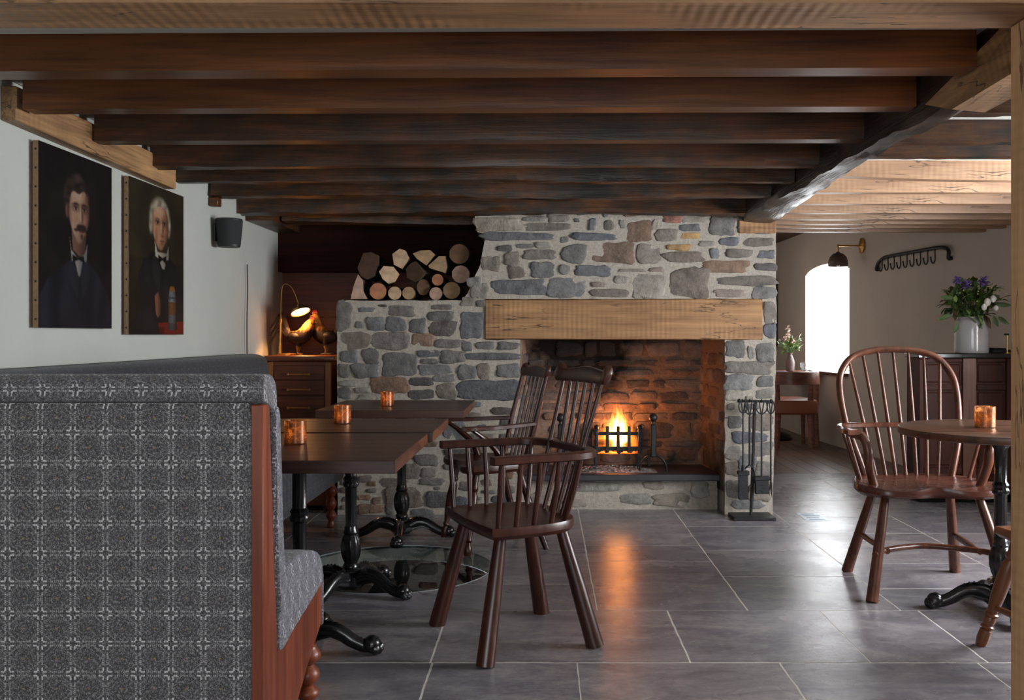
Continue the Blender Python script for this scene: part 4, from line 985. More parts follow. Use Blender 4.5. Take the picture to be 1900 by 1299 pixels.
bm = NB(); box(bm, -.17, .17, -.17, .17, .7255, .7305); build('mounting_plate', bm, cast_iron, t, smooth=False)
pedestal(t, math.radians(169), .29, .728)

# ------------------------------------------------------------------ candle holders
fl_c = emis('candle_flame', (1, .55, .18), 14)
wax = plain('candle_wax', srgb(236, 214, 178), .5)
def candle(px, ybot, Y, r, h, label, z=.75):
    x = wx(px, Y); t = thing('candle_holder', label, 'candle holder', (x, Y, z), group='mercury glass candle holders')
    bm = NB(); lathe(bm, [(r * .92, 0.0005), (r, .004), (r, h), (r - .0035, h), (r - .0035, .010), (r * .4, .008), (.002, .008)], 32, cap=False)
    for k in range(1): pass
    build('glass', bm, copper_glass, t)
    bm = NB(); lathe(bm, [(r * .6, .009), (r * .6, .022), (.001, .022)], 20, cap=False); build('tealight', bm, wax, t)
    bm = NB(); lathe(bm, [(.001, .024), (.004, .029), (.0045, .034), (.002, .044), (.0005, .05)], 8); build('flame', bm, fl_c, t)
    L = bpy.data.lights.new('candle_light', 'POINT'); L.energy = .34; L.color = (1, .48, .16); L.shadow_soft_size = .006
    o = bpy.data.objects.new('candle_light', L); C.objects.link(o); o.location = (x, Y, z + .040)
candle(548, 826, 3.50, .0405, .086, 'copper mercury-glass candle holder on the nearest square table', )
candle(635.5, 788, 4.30, .0385, .083, 'copper mercury-glass candle holder on the second square table, by its far edge')
candle(718.5, 752, 5.36, .036, .082, 'copper mercury-glass candle holder on the farthest square table by the stone wall')
candle(1828, 793, 3.96, .0405, .088, 'dark copper mercury-glass candle holder on the round table', .765)

# ------------------------------------------------------------------ comb-back armchairs
def seat_slab(bm, outline, z, th, dish, lobes=False):
    """seat board from a plan outline (counter-clockwise), hollowed on top"""
    n = len(outline); cx = sum(p[0] for p in outline) / n; cy = sum(p[1] for p in outline) / n
    def ring(s, f): return [bm.verts.new((cx + (x - cx) * s, cy + (y - cy) * s, f(cx + (x - cx) * s, cy + (y - cy) * s, s))) for x, y in outline]
    ymin = min(p[1] for p in outline)
    def top(x, y, s):
        k = max(0, 1 - (s / .93) ** 3)
        d = dish * k
        if lobes:
            d *= (.55 + .45 * min(1, abs(x) / .09)); fr = max(0, 1 - (y - ymin) / .17)
            d += dish * .9 * fr * (1 - math.cos(min(1, abs(abs(x) - 0) / .13) * PI)) / 2 * max(0, 1 - (abs(x) / .30) ** 4) * (1 if s < 1.01 else 0)
        return z - d
    R = [ring(.80, lambda x, y, s: z - th), ring(.94, lambda x, y, s: z - th * .96), ring(1.0, lambda x, y, s: z - th * .62 - (top(x, y, .999) < z - .002) * (z - top(x, y, .999)) * .4), ring(1.0, lambda x, y, s: top(x, y, s) - th * .22), ring(.985, top)]
    for s in (.93, .85, .75, .62, .48, .34, .2, .08): R.append(ring(s, top))
    for A, B in zip(R, R[1:]):
        for k in range(n): face(bm, [A[k], A[(k + 1) % n], B[(k + 1) % n], B[k]])
    face(bm, R[0][::-1]); face(bm, R[-1])
def comb_loft(bm, hw, th, yf, cz):
    """comb rail with rounded, lifted ears"""
    rings = []; n = 48
    for i in range(n + 1):
        x = lerp(-hw, hw, i / n); a = abs(x) / hw; e = max(0.0, (a - .78) / .22)
        top = .036 + .006 * math.cos(a * 4.2) ; bot = -.022
        if e > 0:
            c = math.sqrt(max(0.0, 1 - (max(0.0, e - .35) / .65) ** 2))
            mid = .016; top = lerp(top, mid + .036 * c, min(1, e * 2.5)); bot = lerp(bot, mid - .040 * c, min(1, e * 2.5))
        h = (top - bot) / 2; m = (top + bot) / 2; y0 = yf(x); w = th / 2 * (1 + .35 * e * (1 - e) * 4)
        ring = []
        for k in range(12):
            q = 2 * PI * k / 12; cy_, sz_ = math.cos(q), math.sin(q)
            sg = lambda v: math.copysign(abs(v) ** .5, v)
            z = m + h * sg(sz_); ring.append(bm.verts.new((x, y0 + w * sg(cy_) + (z) * .25, cz + z)))
        rings.append(ring)
    for A, B in zip(rings, rings[1:]):
        for k in range(12): face(bm, [A[k], A[(k + 1) % 12], B[(k + 1) % 12], B[k]])
    face(bm, rings[0][::-1]); face(bm, rings[-1])
def comb_chair_front():
    t = thing('comb_back_armchair', 'dark comb-back armchair in front, its spindled arm frame turned to the tables', 'chair', (-.115, 3.622, 0), math.radians(-65), group='comb-back armchairs at the tables')
    S = .47
    out = [(.25, -.19), (.255, -.10), (.25, 0), (.235, .08), (.20, .145), (.13, .185), (0, .20), (-.13, .185), (-.20, .145), (-.235, .08), (-.25, 0), (-.255, -.10), (-.25, -.19), (-.15, -.20), (0, -.205), (.15, -.20)]
    o2 = spline([Vector((a, b, 0)) for a, b in out[:13]], 4); o3 = [(p.x, p.y) for p in o2] + out[13:]
    bm = NB(); seat_slab(bm, o3, S, .045, .014); build('seat', bm, chair_dark, t)
    for (tx, ty, fx, fy) in ((.175, -.125, .262, -.222), (-.175, -.125, -.262, -.222), (.15, .12, .237, .224), (-.15, .12, -.237, .224)):
        bm = NB(); tube(bm, [(tx, ty, S - .02), (lerp(tx, fx, .5), lerp(ty, fy, .5), (S - .02) / 2), (fx, fy, 0)], [.021, .029, .033], 16); build('leg', bm, chair_dark, t)
    A = .712
    path = spline([(.275, -.20, A), (.272, -.05, A), (.27, .09, A), (.255, .17, A), (.20, .222, A), (.10, .238, A), (0, .242, A), (-.10, .238, A), (-.20, .222, A), (-.255, .17, A), (-.27, .09, A), (-.272, -.05, A), (-.275, -.20, A)], 5)
    bm = NB(); ribbon(bm, path, .046, .030, .3); build('arm_bow', bm, chair_dark, t)
    for s in (-1, 1):
        for k in range(4):
            u = k / 3.0; y = lerp(-.165, .06, u)
            bm = NB(); tube(bm, [(s * .228, y * .92 - .01, S - .02), (s * .252, y * .98, (S + A) / 2), (s * .272, y, A - .005)], [.0085, .0105, .0085], 10); build('arm_spindle', bm, chair_dark, t)
    cz, cy = .985, .302
    for k in range(8):
        x = lerp(-.20, .20, k / 7); yb = .165 - .9 * x * x; ya = .24 - .55 * max(0, abs(x) - .1)
        if k in (0, 7):
            bm = NB(); tube(bm, [(x * .86, yb - .0, S - .02), (x * 1.02, (yb + ya) / 2, (S + A) / 2), (x * 1.14, ya - .01, A)], [.0085, .0105, .0085], 10); build('arm_spindle', bm, chair_dark, t)
        else:
            xt = lerp(-.165, .165, (k - 1) / 5)
            bm = NB(); tube(bm, [(x * .9, yb, S - .02), (x, ya, A), (xt, cy - .012, cz - .018)], [.0095, .0095, .0075], 10); build('back_spindle', bm, chair_dark, t)
    # comb rail with scrolled ears
    o = [(-.205, -.028), (-.195, -.006), (-.215, .008), (-.222, .030), (-.205, .048), (-.178, .046), (-.16, .032), (-.10, .036), (0, .042), (.10, .036), (.16, .032), (.178, .046), (.205, .048), (.222, .030), (.215, .008), (.195, -.006), (.205, -.028), (.10, -.022), (0, -.02), (-.10, -.022)]
    o = [(p.x, p.y) for p in spline([Vector((a, b, 0)) for a, b in o + [o[0]]], 4)[:-1]]
    bm = NB(); comb_loft(bm, .222, .026, lambda x: cy + .018 * (1 - (x / .2) ** 2) - .012, cz); build('comb_rail', bm, chair_dark, t)
    return t
comb_chair_front()
def comb_chair_rear():
    t = thing('comb_back_armchair', 'dark slender comb-back armchair behind, with open curved arms and turned legs', 'chair', (-.30, 5.24, 0), math.radians(-70), group='comb-back armchairs at the tables')
    S = .47
    out = [(.27, -.17), (.275, -.08), (.25, .03), (.22, .12), (.15, .175), (0, .19), (-.15, .175), (-.22, .12), (-.25, .03), (-.275, -.08), (-.27, -.17), (-.2, -.215), (-.08, -.20), (0, -.185), (.08, -.20), (.2, -.215)]
    o3 = [(p.x, p.y) for p in spline([Vector((a, b, 0)) for a, b in out + [out[0]]], 4)[:-1]]
    bm = NB(); seat_slab(bm, o3, S, .05, .016, True); build('seat', bm, chair_dark, t)
    for s in (-1, 1):
        prof = [(.016, 0), (.022, .015), (.024, .04), (.014, .058), (.012, .066), (.020, .078), (.014, .09), (.024, .16), (.028, .24), (.022, .31), (.014, .33), (.022, .345), (.016, .36), (.02, .45)]
        bm = NB(); top, foot = Vector((s * .19, -.13, S - .02)), Vector((s * .25, -.20, 0)); ax = (top - foot); M = Matrix.Translation(foot) @ ax.to_track_quat('Z', 'Y').to_matrix().to_4x4()
        lathe(bm, [(r, z) for r, z in prof], 16, M); build('leg', bm, chair_dark, t)
        bm = NB(); tube(bm, [(s * .15, .11, S - .02), (s * .19, .17, .22), (s * .24, .245, 0)], [.016, .02, .017], 12); build('leg', bm, chair_dark, t)
    bm = NB(); tube(bm, [(.225, -.17, .17), (0, -.16, .175), (-.225, -.17, .17)], [.009, .015, .009], 10); build('stretcher', bm, chair_dark, t)
    A = .665
    for s in (-1, 1):
        bm = NB(); ribbon(bm, spline([(s * .285, -.235, A), (s * .29, -.19, A), (s * .275, -.06, A), (s * .245, .08, A + .004), (s * .205, .185, A + .008)], 6), [.06] * 7 + [.05] * 6 + [.036] * 12, .022, .3); build('arm', bm, chair_dark, t)
        bm = NB(); tube(bm, spline([(s * .225, -.0, S - .02), (s * .243, -.03, .53), (s * .268, -.10, .60), (s * .285, -.18, A - .006)], 5), [.021] * 6 + [.017] * 5 + [.012] * 5, 10, sx=1.2); build('arm_support', bm, chair_dark, t)
        bm = NB(); tube(bm, [(s * .185, .14, S - .02), (s * .205, .19, A), (s * .20, .262, .935)], [.015, .014, .011], 10); build('back_post', bm, chair_dark, t)
    for k in range(5):
        x = lerp(-.125, .125, k / 4)
        bm = NB(); tube(bm, [(x * .95, .155, S - .02), (x, .205, A), (x * 1.05, .268, .925)], [.0075, .0085, .0065], 8); build('back_spindle', bm, chair_dark, t)
    o = [(-.215, -.022), (-.20, -.004), (-.225, .012), (-.222, .034), (-.195, .040), (-.16, .026), (0, .034), (.16, .026), (.195, .040), (.222, .034), (.225, .012), (.20, -.004), (.215, -.022), (0, -.016)]
    o = [(p.x, p.y) for p in spline([Vector((a, b, 0)) for a, b in o + [o[0]]], 4)[:-1]]
    bm = NB(); comb_loft(bm, .222, .022, lambda x: .262 + .014 * (1 - (x / .2) ** 2), .938); build('comb_rail', bm, chair_dark, t)
    return t
comb_chair_rear()
# ------------------------------------------------------------------ hoop-back Windsor armchair
def windsor(x, y, rz, label):
    t = thing('windsor_armchair', label, 'chair', (x, y, 0), rz)
    S = .485
    out = [(.315, -.14), (.318, -.06), (.29, .05), (.25, .15), (.17, .215), (0, .235), (-.17, .215), (-.25, .15), (-.29, .05), (-.318, -.06), (-.315, -.14), (-.24, -.225), (-.12, -.235), (0, -.205), (.12, -.235), (.24, -.225)]
    o3 = [(p.x, p.y) for p in spline([Vector((a, b, 0)) for a, b in out + [out[0]]], 5)[:-1]]
    bm = NB(); seat_slab(bm, o3, S, .05, .017, True); build('seat', bm, chair_seat, t)
    legs = {}
    for nm, tx, ty, fx, fy in (('fl', -.20, -.13, -.305, -.27), ('fr', .20, -.13, .305, -.27), ('bl', -.17, .11, -.26, .27), ('br', .17, .11, .26, .27)):
        a, b = Vector((tx, ty, S - .03)), Vector((fx, fy, 0)); legs[nm] = (a, b)
        bm = NB(); tube(bm, [a, a.lerp(b, .3), a.lerp(b, .7), b], [.018, .0215, .0245, .026], 14); build('leg', bm, chair_mid, t)
    P = lambda k, z: legs[k][0].lerp(legs[k][1], 1 - z / (S - .03))
    f0, f1 = P('fl', .195), P('fr', .195)
    bow = spline([f0 + Vector((-.02, -.02, 0)), f0.lerp(f1, .14) + Vector((0, .085, 0)), f0.lerp(f1, .5) + Vector((0, .16, .0)), f0.lerp(f1, .86) + Vector((0, .085, 0)), f1 + Vector((.02, -.02, 0))], 8)
    bm = NB(); tube(bm, bow, .0135, 10); build('crinoline_stretcher', bm, chair_mid, t)
    for k, i in (('bl', 7), ('br', 25)):
        q = P(k, .20); e = bow[i]; d = (e - q)
        bm = NB(); tube(bm, [q, q + d * .25, q + d * .6, q + d * .92, e, e + d.normalized() * .02], [.010, .014, .015, .010, .010, .014], 10); build('stub_stretcher', bm, chair_mid, t)
    A = .714
    hoop = spline([(q[0] * .97, q[1], q[2]) for q in [(-.205, .165, S - .02), (-.252, .205, .62), (-.277, .25, A), (-.291, .305, .86), (-.277, .345, .96), (-.215, .37, 1.038), (-.115, .385, 1.071), (0, .388, 1.079), (.115, .385, 1.071), (.215, .37, 1.038), (.277, .345, .96), (.291, .305, .86), (.277, .25, A), (.252, .205, .62), (.205, .165, S - .02)]], 7)
    bm = NB(); tube(bm, hoop, .0165, 12, sx=1.0, sy=1.15); build('hoop', bm, chair_mid, t)
    arm = spline([(-.33, -.10, A), (-.345, -.06, A), (-.335, .03, A), (-.325, .13, A), (-.285, .215, A), (-.16, .262, A), (0, .275, A), (.16, .262, A), (.285, .215, A), (.325, .13, A), (.335, .03, A), (.345, -.06, A), (.33, -.10, A)], 5)
    n = len(arm); wd = [lerp(.075, .042, min(1, min(i, n - 1 - i) / 12)) for i in range(n)]
    bm = NB(); ribbon(bm, arm, wd, .024, .35); build('arm_bow', bm, chair_mid, t)
    for s in (-1, 1):
        bm = NB(); tube(bm, spline([(s * .235, -.075, S - .015), (s * .262, -.09, .56), (s * .268, -.095, .63), (s * .285, -.075, .69), (s * .325, -.03, A - .008)], 6), [.017] * 7 + [.019] * 6 + [.018] * 6 + [.02] * 6, 12, sx=1.15); build('arm_support', bm, chair_mid, t)
        for q in range(2):
            u = (.03, .115)[q]; bm = NB(); tube(bm, [(s * (.262 - .012 * q), u * .8, S - .02), (s * .332 - s * .005 * q, u, A - .004)], [.0095, .008], 10); build('arm_spindle', bm, chair_mid, t)
    for k in range(7):
        x = lerp(-.145, .145, k / 6); xa = x * 1.25; xt = x * 1.55
        zt = 1.079 - .72 * max(0, abs(xt) - .02) ** 2 * 1.25 - 1.2 * abs(xt) ** 4 * 6; yt = .388 - .25 * xt * xt
        if k in (0, 6): xt, yt, zt = x * 1.55, .368, 1.044
        bm = NB(); tube(bm, [(x, .195 - .6 * x * x, S - .02), (xa, .27 - .4 * xa * xa, A), (xt, yt, zt - .008)], [.0095, .010, .007], 10); build('back_spindle', bm, chair_mid, t)
    return t
windsor(1.725, 4.345, math.radians(-2), 'brown hoop-back Windsor armchair with a hollowed seat, facing the camera')
# turned-leg chair mostly hidden behind the oak post
def turned_chair(x, y, rz):
    t = thing('turned_leg_chair', 'brown chair with ringed turned legs, mostly hidden by the oak post', 'chair', (x, y, 0), rz)
    S = .455; wd = plain('chair_amber_brown', srgb(110, 66, 38), .3, 0, .05, 30, .25)
    out = [(.22, -.16), (.225, -.02), (.2, .12), (.1, .185), (0, .19), (-.1, .185), (-.2, .12), (-.225, -.02), (-.22, -.16), (-.1, -.185), (.1, -.185)]
    o3 = [(p.x, p.y) for p in spline([Vector((a, b, 0)) for a, b in out + [out[0]]], 4)[:-1]]
    bm = NB(); seat_slab(bm, o3, S, .045, .012, True); build('seat', bm, wd, t)
    for sx_, sy_ in ((-1, -1), (1, -1), (-1, 1), (1, 1)):
        prof = [(.019, 0), (.0235, .03), (.021, .065), (.016, .07), (.0235, .074), (.0235, .081), (.018, .085), (.023, .105), (.018, .118), (.0255, .123), (.0255, .130), (.019, .134), (.025, .2), (.027, .27), (.022, .33), (.016, .345), (.024, .36), (.018, .375), (.022, .45)]
        top, foot = Vector((sx_ * .15, sy_ * .11, S - .02)), Vector((sx_ * .255, sy_ * .19, 0)); M = Matrix.Translation(foot) @ (top - foot).to_track_quat('Z', 'Y').to_matrix().to_4x4()
        bm = NB(); lathe(bm, prof, 18, M); build('leg', bm, wd, t)
    for sx_ in (-1, 1):
        bm = NB(); tube(bm, [(sx_ * .22, -.16, .15), (sx_ * .215, 0, .155), (sx_ * .22, .16, .15)], [.009, .015, .009], 10); build('stretcher', bm, wd, t)
    hoop = spline([(-.17, .14, S - .02), (-.19, .19, .65), (-.18, .23, .82), (-.1, .26, .93), (0, .265, .95), (.1, .26, .93), (.18, .23, .82), (.19, .19, .65), (.17, .14, S - .02)], 7)
    bm = NB(); tube(bm, hoop, .014, 10); build('hoop', bm, wd, t)
    for k in range(5):
        u = lerp(-.1, .1, k / 4); bm = NB(); tube(bm, [(u, .15, S - .02), (u * 1.25, .255, .93 - 2.2 * u * u)], .007, 8); build('back_spindle', bm, wd, t)
turned_chair(1.885, 3.345, math.radians(184))
# ------------------------------------------------------------------ chest of drawers, lamp and cockerels
CX0, CX1, CY0, CY1, CT = -1.815, -1.395, 6.22, 6.66, 1.016
t = thing('drawer_chest', 'reddish wooden chest of drawers in the alcove corner beside the stone wall', 'chest of drawers', ((CX0 + CX1) / 2, 6.44, 0))
ox, oy = (CX0 + CX1) / 2, 6.44
bm = NB(); box(bm, CX0 - ox, CX1 - ox, CY0 - oy, CY1 - oy, .03, CT - .038, .004); build('body', bm, chest_wood, t)
bm = NB(); box(bm, CX0 - ox - .02, CX1 - ox + .03, CY0 - oy - .03, CY1 - oy, CT - .038, CT, .012, seg=3); build('top', bm, chest_wood, t)
for x in (CX0 - ox + .02, CX1 - ox - .022):
    bm = NB(); box(bm, x - .02, x + .02, CY0 - oy - .012, CY0 - oy, .03, CT - .04, .004); build('stile', bm, wood('chest_stile', srgb(92, 52, 26), srgb(160, 106, 58), 2, .4), t)
for a, b in ((678, 704.5), (706, 733), (735, 778), (780, 830), (832, 890)):
    z1, z0 = wz(a, CY0), wz(b, CY0); 
    bm = NB(); box(bm, -.165, .165, CY0 - oy - .012, CY0 - oy + .01, z0, z1, .003); d = build('drawer', bm, chest_wood, t)
    zc = lerp(z0, z1, .38 if b < 740 else .5)
    bm = NB(); box(bm, -.075, .075, CY0 - oy - .034, CY0 - oy - .022, zc - .006, zc + .006, .003)
    for x in (-.07, .07): box(bm, x - .007, x + .007, CY0 - oy - .036, CY0 - oy - .008, zc - .009, zc + .009, .002)
    build('handle', bm, plain('drawer_pull', srgb(150, 100, 60), .3, .5), d)
for x in (-.17, .17):
    for y in (-.18, .18): bm = NB(); box(bm, x - .02, x + .02, y - .02, y + .02, 0, .03); build('foot', bm, chest_wood, t)
LYp = 6.36
lx0 = wx(520, LYp)
t = thing('reading_lamp', 'lit brass gooseneck lamp with a tilted shade on the chest of drawers', 'lamp', (lx0, LYp, CT))
f = lambda p: wx(p, LYp) - lx0
g_ = lambda y: wz(y, LYp) - CT
bm = NB(); lathe(bm, [(.062, .0005), (.062, .008), (.055, .012), (.014, .014)], 28, Matrix.Translation((.045, 0, 0))); build('base', bm, brass, t)
bm = NB(); tube(bm, [(0, 0, .003), (0, 0, .075)], [.0125, .0115], 14); tube(bm, [(0, 0, .07), (f(521), 0, g_(592))], [.0085, .0075], 12); build('pole', bm, brass, t)
sh = Vector((f(557), -.0, g_(577)))
bm = NB(); tube(bm, spline([(f(521), 0, g_(594)), (f(521.5), 0, g_(560)), (f(524), 0, g_(533)), (f(532), .0, g_(527)), (f(543), .0, g_(536)), (f(552), .01, g_(560)), (f(555), .012, g_(571))], 6), .0032, 8); build('arm', bm, brass, t)
M = Matrix.Translation(sh) @ Matrix.Rotation(math.radians(-22), 4, 'Y') @ Matrix.Rotation(math.radians(-15), 4, 'X')
bm = NB(); lathe(bm, [(.066, -.010), (.064, .004), (.050, .018), (.025, .027), (.012, .032), (.010, .045), (.001, .045)], 28, M, cap=False); build('shade', bm, brass, t)
bm = NB(); lathe(bm, [(.001, -.006), (.058, -.006), (.060, -.004)], 28, M, cap=False); build('bulb_diffuser', bm, emis('lamp_glow', (1, .70, .40), 6), t)
L = bpy.data.lights.new('reading_lamp_light', 'POINT'); L.energy = 1.1; L.color = (1, .42, .12); L.shadow_soft_size = .02; L.specular_factor = .1
o = bpy.data.objects.new('reading_lamp_light', L); C.objects.link(o); o.matrix_world = Matrix.Translation((lx0, LYp, CT)) @ M @ Matrix.Translation((0, 0, -.035))
L = bpy.data.lights.new('reading_lamp_downlight', 'SPOT'); L.energy = 17; L.color = (1, .45, .14); L.spot_size = math.radians(112); L.spot_blend = .4; L.shadow_soft_size = .03; L.specular_factor = .3
o = bpy.data.objects.new('reading_lamp_downlight', L); C.objects.link(o); o.location = (lx0 + sh.x, LYp, CT + sh.z - .02)
feather_dark = plain('feathers_dark', srgb(44, 30, 22), .6, 0, .5, 60, .7)
def hackle_mat():
    m, nt, o = new_mat('cockerel_plumage'); g = N(nt)
    sp = g.n('ShaderNodeSeparateXYZ'); g.l(g.coord('Object'), sp.inputs[0])
    nz = g.noise(g.coord('Object', (60, 60, 14)), 1, 3)
    h = g.math('ADD', sp.outputs[2], g.math('MULTIPLY', g.math('SUBTRACT', nz, .5), .06))
    c = g.ramp(g.math('MULTIPLY', h, 3.2), [(.0, srgb(150, 120, 70)), (.18, srgb(140, 110, 66)), (.2, srgb(24, 16, 12)), (.5, srgb(34, 22, 15)), (.58, srgb(170, 112, 46)), (.95, srgb(196, 132, 56))])
    c = g.mix(g.ramp(nz, [(.3, .55), (.6, 0)]), c, (.01, .006, .004))
    g.l(g.bsdf(c, .6, 0, g.bump(nz, .5, .006), .3), o.inputs[0]); return m
plum = hackle_mat(); red_comb = plain('cockerel_comb', srgb(150, 34, 26), .5); horn = plain('cockerel_leg', srgb(190, 150, 84), .5)
def cockerel(x, y, mir, label, s=1.0, low=False):
    t = thing('cockerel_ornament', label, 'ornament', (x, y, CT), group='mounted cockerels on the chest of drawers'); t.scale = (mir * s, s, s)
    bm = NB()
    pts = [(-.075, 0, .125), (-.055, 0, .125), (-.02, 0, .118), (.02, 0, .122), (.048, 0, .148), (.060, 0, .18), (.064, 0, .21), (.068, 0, .236), (.076, 0, .252), (.086, 0, .254)]
    rad = [.016, .034, .047, .052, .050, .044, .036, .027, .021, .012]
    if low: pts = [(-.075, 0, .125), (-.055, 0, .125), (-.02, 0, .118), (.02, 0, .122), (.048, 0, .146), (.064, 0, .175), (.074, 0, .200), (.084, 0, .218), (.096, 0, .222), (.108, 0, .216)]
    P = spline([Vector((*p, )) for p in pts], 4); R = [v.x for v in spline([Vector((r, 0, 0)) for r in rad], 4)]
    tube(bm, P, R, 16, sy=.82)
    for s_ in (-1, 1):
        tube(bm, [(.0, s_ * .022, .10), (.004, s_ * .022, .06), (.0, s_ * .022, .03), (.004, s_ * .022, .008)], [.022, .013, .0055, .0055], 8)
        for a in (-.5, 0, .5, PI): tube(bm, [(.004, s_ * .022, .007), (.004 + .032 * math.cos(a), s_ * .022 + .032 * math.sin(a), .0035)], [.005, .003], 6)
    roughen(bm, .003, 40); build('body', bm, plum, t, angle=80)
    bm = NB()
    for k in range(9):
        a = lerp(-.35, .9, k / 8); q = spline([(-.06, (k % 3 - 1) * .012, .13), (-.095 - .02 * math.cos(a), (k % 3 - 1) * .018, .17 + .08 * a + .02), (-.135, (k % 3 - 1) * .024, .19 + .09 * a), (-.17 - .012 * math.cos(a), (k % 3 - 1) * .024, .115 + .11 * a)], 5)
        tube(bm, q, [lerp(.017, .005, i / (len(q) - 1)) for i in range(len(q))], 6, sy=.4)
    build('tail_feathers', bm, feather_dark, t)
    hx, hz = (pts[-2][0], pts[-2][2])
    bm = NB()
    for k in range(4): ball(bm, (hx - .012 + k * .008, 0, hz + .024 - .003 * abs(k - 1.5)), .011, 6, 5, (.6, .35, 1.4))
    ball(bm, (hx + .010, 0, hz - .022), .009, 6, 5, (.6, .5, 1.4)); build('comb', bm, red_comb, t)
    bm = NB(); tube(bm, [(hx + .010, 0, hz + .002), (hx + .032, 0, hz - .004)], [.006, .001], 8); build('beak', bm, horn, t)
    bm = NB(); ball(bm, (-.012, 0, .125), .05, 12, 8, (1.0, .98, .62)); build('wing', bm, feather_dark, t)
    return t
cockerel(wx(553, 6.42), 6.42, 1, 'mounted dark cockerel standing under the lit lamp shade, tail to the left', 1.0, True)
cockerel(wx(606, 6.47), 6.47, -1, 'mounted golden-necked cockerel at the right end of the chest top', 1.06)

# ------------------------------------------------------------------ speaker and its cable
t = thing('wall_speaker', 'small rounded black loudspeaker high on the left wall', 'speaker', (-1.81, 5.2, 0))
spx = -1.735; zc0, zc1 = wz(460, 5.26), wz(408, 5.26)
bm = NB(); M = Matrix.Translation((spx + 1.81, .02, 0))
lathe(bm, [(.052, zc0 + .002), (.058, zc0), (.06, zc0 + .006), (.072, zc1 - .006), (.070, zc1), (.05, zc1 + .002)], 28, M @ Matrix.Identity(4)); build('cabinet', bm, black_plastic, t)
bm = NB(); lathe(bm, [(.0615, zc0 + .012), (.0735, zc1 - .012)], 28, M, cap=False, fl=lambda r, z, a: r); build('grille', bm, plain('speaker_grille', (.02, .02, .022), .6, .2, .4, 900, .3), t)
bm = NB(); tube(bm, [(.008, .02, (zc0 + zc1) / 2), (.10, .02, (zc0 + zc1) / 2)], .016, 10); box(bm, .0, .014, -.02, .06, zc0 + .03, zc1 - .03, .003); build('wall_bracket', bm, black_plastic, t)
bm = NB(); tube(bm, spline([(-1.855, 5.92, wz(490, 5.9)), (-1.856, 5.93, wz(540, 5.9)), (-1.853, 5.91, wz(600, 5.9)), (-1.855, 5.92, .95)], 6), .0035, 6)
tag(build('speaker_cable', bm, black_plastic), 'thin dark cable running down the left wall beside the chest', 'cable')

# ------------------------------------------------------------------ portraits
def sd_ell(u, v, cu, cv, ru, rv): return math.hypot((u - cu) / ru, (v - cv) / rv) - 1
def mixc(a, b, t): t = max(0, min(1, t)); return tuple(a[i] * (1 - t) + b[i] * t for i in range(3))
def sst(a, b, x): t = max(0, min(1, (x - a) / (b - a))); return t * t * (3 - 2 * t)
def poly_in(u, v, P):
    c = False; n = len(P)
    for i in range(n):
        (a, b), (c_, d) = P[i], P[i - 1]
        if (b > v) != (d > v) and u < (c_ - a) * (v - b) / (d - b) + a: c = not c
    return c
def E(u, v, cu, cv, ru, rv, soft=.2): return 1 - sst(-soft, soft, sd_ell(u, v, cu, cv, ru, rv))
def face_paint(c, u, v, f, skin, mid, dark, hair, white):
    """oil-painted head laid over colour c; f gives centre, half width and half height of the face"""
    cu, cv, ru, rv = f; X, Yv = (u - cu) / ru, (v - cv) / rv
    k = ru * (1 - .30 * sst(.15, 1.0, Yv))
    m = 1 - sst(-.10, .06, math.hypot((u - cu) / k, (v - cv) / rv) - 1)
    if m > 0:
        s = mixc(skin, mid, sst(-.2, .55, X)); s = mixc(s, dark, .75 * sst(.45, .95, X)); s = mixc(s, dark, .45 * sst(-.65, -1.0, X))
        s = mixc(s, mixc(skin, (255, 236, 214), .35), .8 * E(u, v, cu - .12 * ru, cv - .62 * rv, .5 * ru, .2 * rv, .8))
        s = mixc(s, dark, .30 * E(u, v, cu + .1 * ru, cv + .92 * rv, .7 * ru, .2 * rv, .8))
        for ex in (-.36, .46):
            s = mixc(s, dark, .60 * E(u, v, cu + ex * ru, cv - .16 * rv, .34 * ru, .13 * rv, .7))
            s = mixc(s, (168, 156, 142), .75 * E(u, v, cu + ex * ru, cv - .13 * rv, .20 * ru, .045 * rv, .4))
            s = mixc(s, (24, 18, 18), E(u, v, cu + (ex + .03) * ru, cv - .135 * rv, .085 * ru, .055 * rv, .35))
            s = mixc(s, (40, 26, 22), .85 * E(u, v, cu + ex * ru, cv - .19 * rv, .25 * ru, .022 * rv, .5))
            b = cv - (.30 - .10 * abs((u - cu) / ru - ex - .05)) * rv
            s = mixc(s, hair, .85 * E(u, v, cu + (ex + .02) * ru, b, .30 * ru, .045 * rv, .6))
            s = mixc(s, mixc(skin, (196, 110, 92), .5), .45 * E(u, v, cu + ex * 1.15 * ru, cv + .20 * rv, .24 * ru, .14 * rv, .9))
        s = mixc(s, mixc(skin, (255, 232, 208), .3), .8 * E(u, v, cu + .10 * ru, cv + .04 * rv, .07 * ru, .26 * rv, .8))
        s = mixc(s, dark, .65 * E(u, v, cu + .30 * ru, cv + .10 * rv, .085 * ru, .26 * rv, .8))
        s = mixc(s, mid, .7 * E(u, v, cu + .20 * ru, cv + .32 * rv, .22 * ru, .08 * rv, .7))
        s = mixc(s, (46, 26, 22), .8 * E(u, v, cu + .26 * ru, cv + .375 * rv, .16 * ru, .022 * rv, .6))
        s = mixc(s, (126, 62, 54), .7 * E(u, v, cu + .20 * ru, cv + .60 * rv, .28 * ru, .045 * rv, .6))
        s = mixc(s, (58, 28, 26), .6 * E(u, v, cu + .20 * ru, cv + .585 * rv, .30 * ru, .014 * rv, .6))
        s = mixc(s, dark, .4 * E(u, v, cu + .20 * ru, cv + .70 * rv, .26 * ru, .04 * rv, .8))
        n_ = noise.noise(Vector((u * 40, v * 30, 4))) * .10
        c = mixc(c, tuple(max(0, q * (1 + n_)) for q in s), m)
    return c
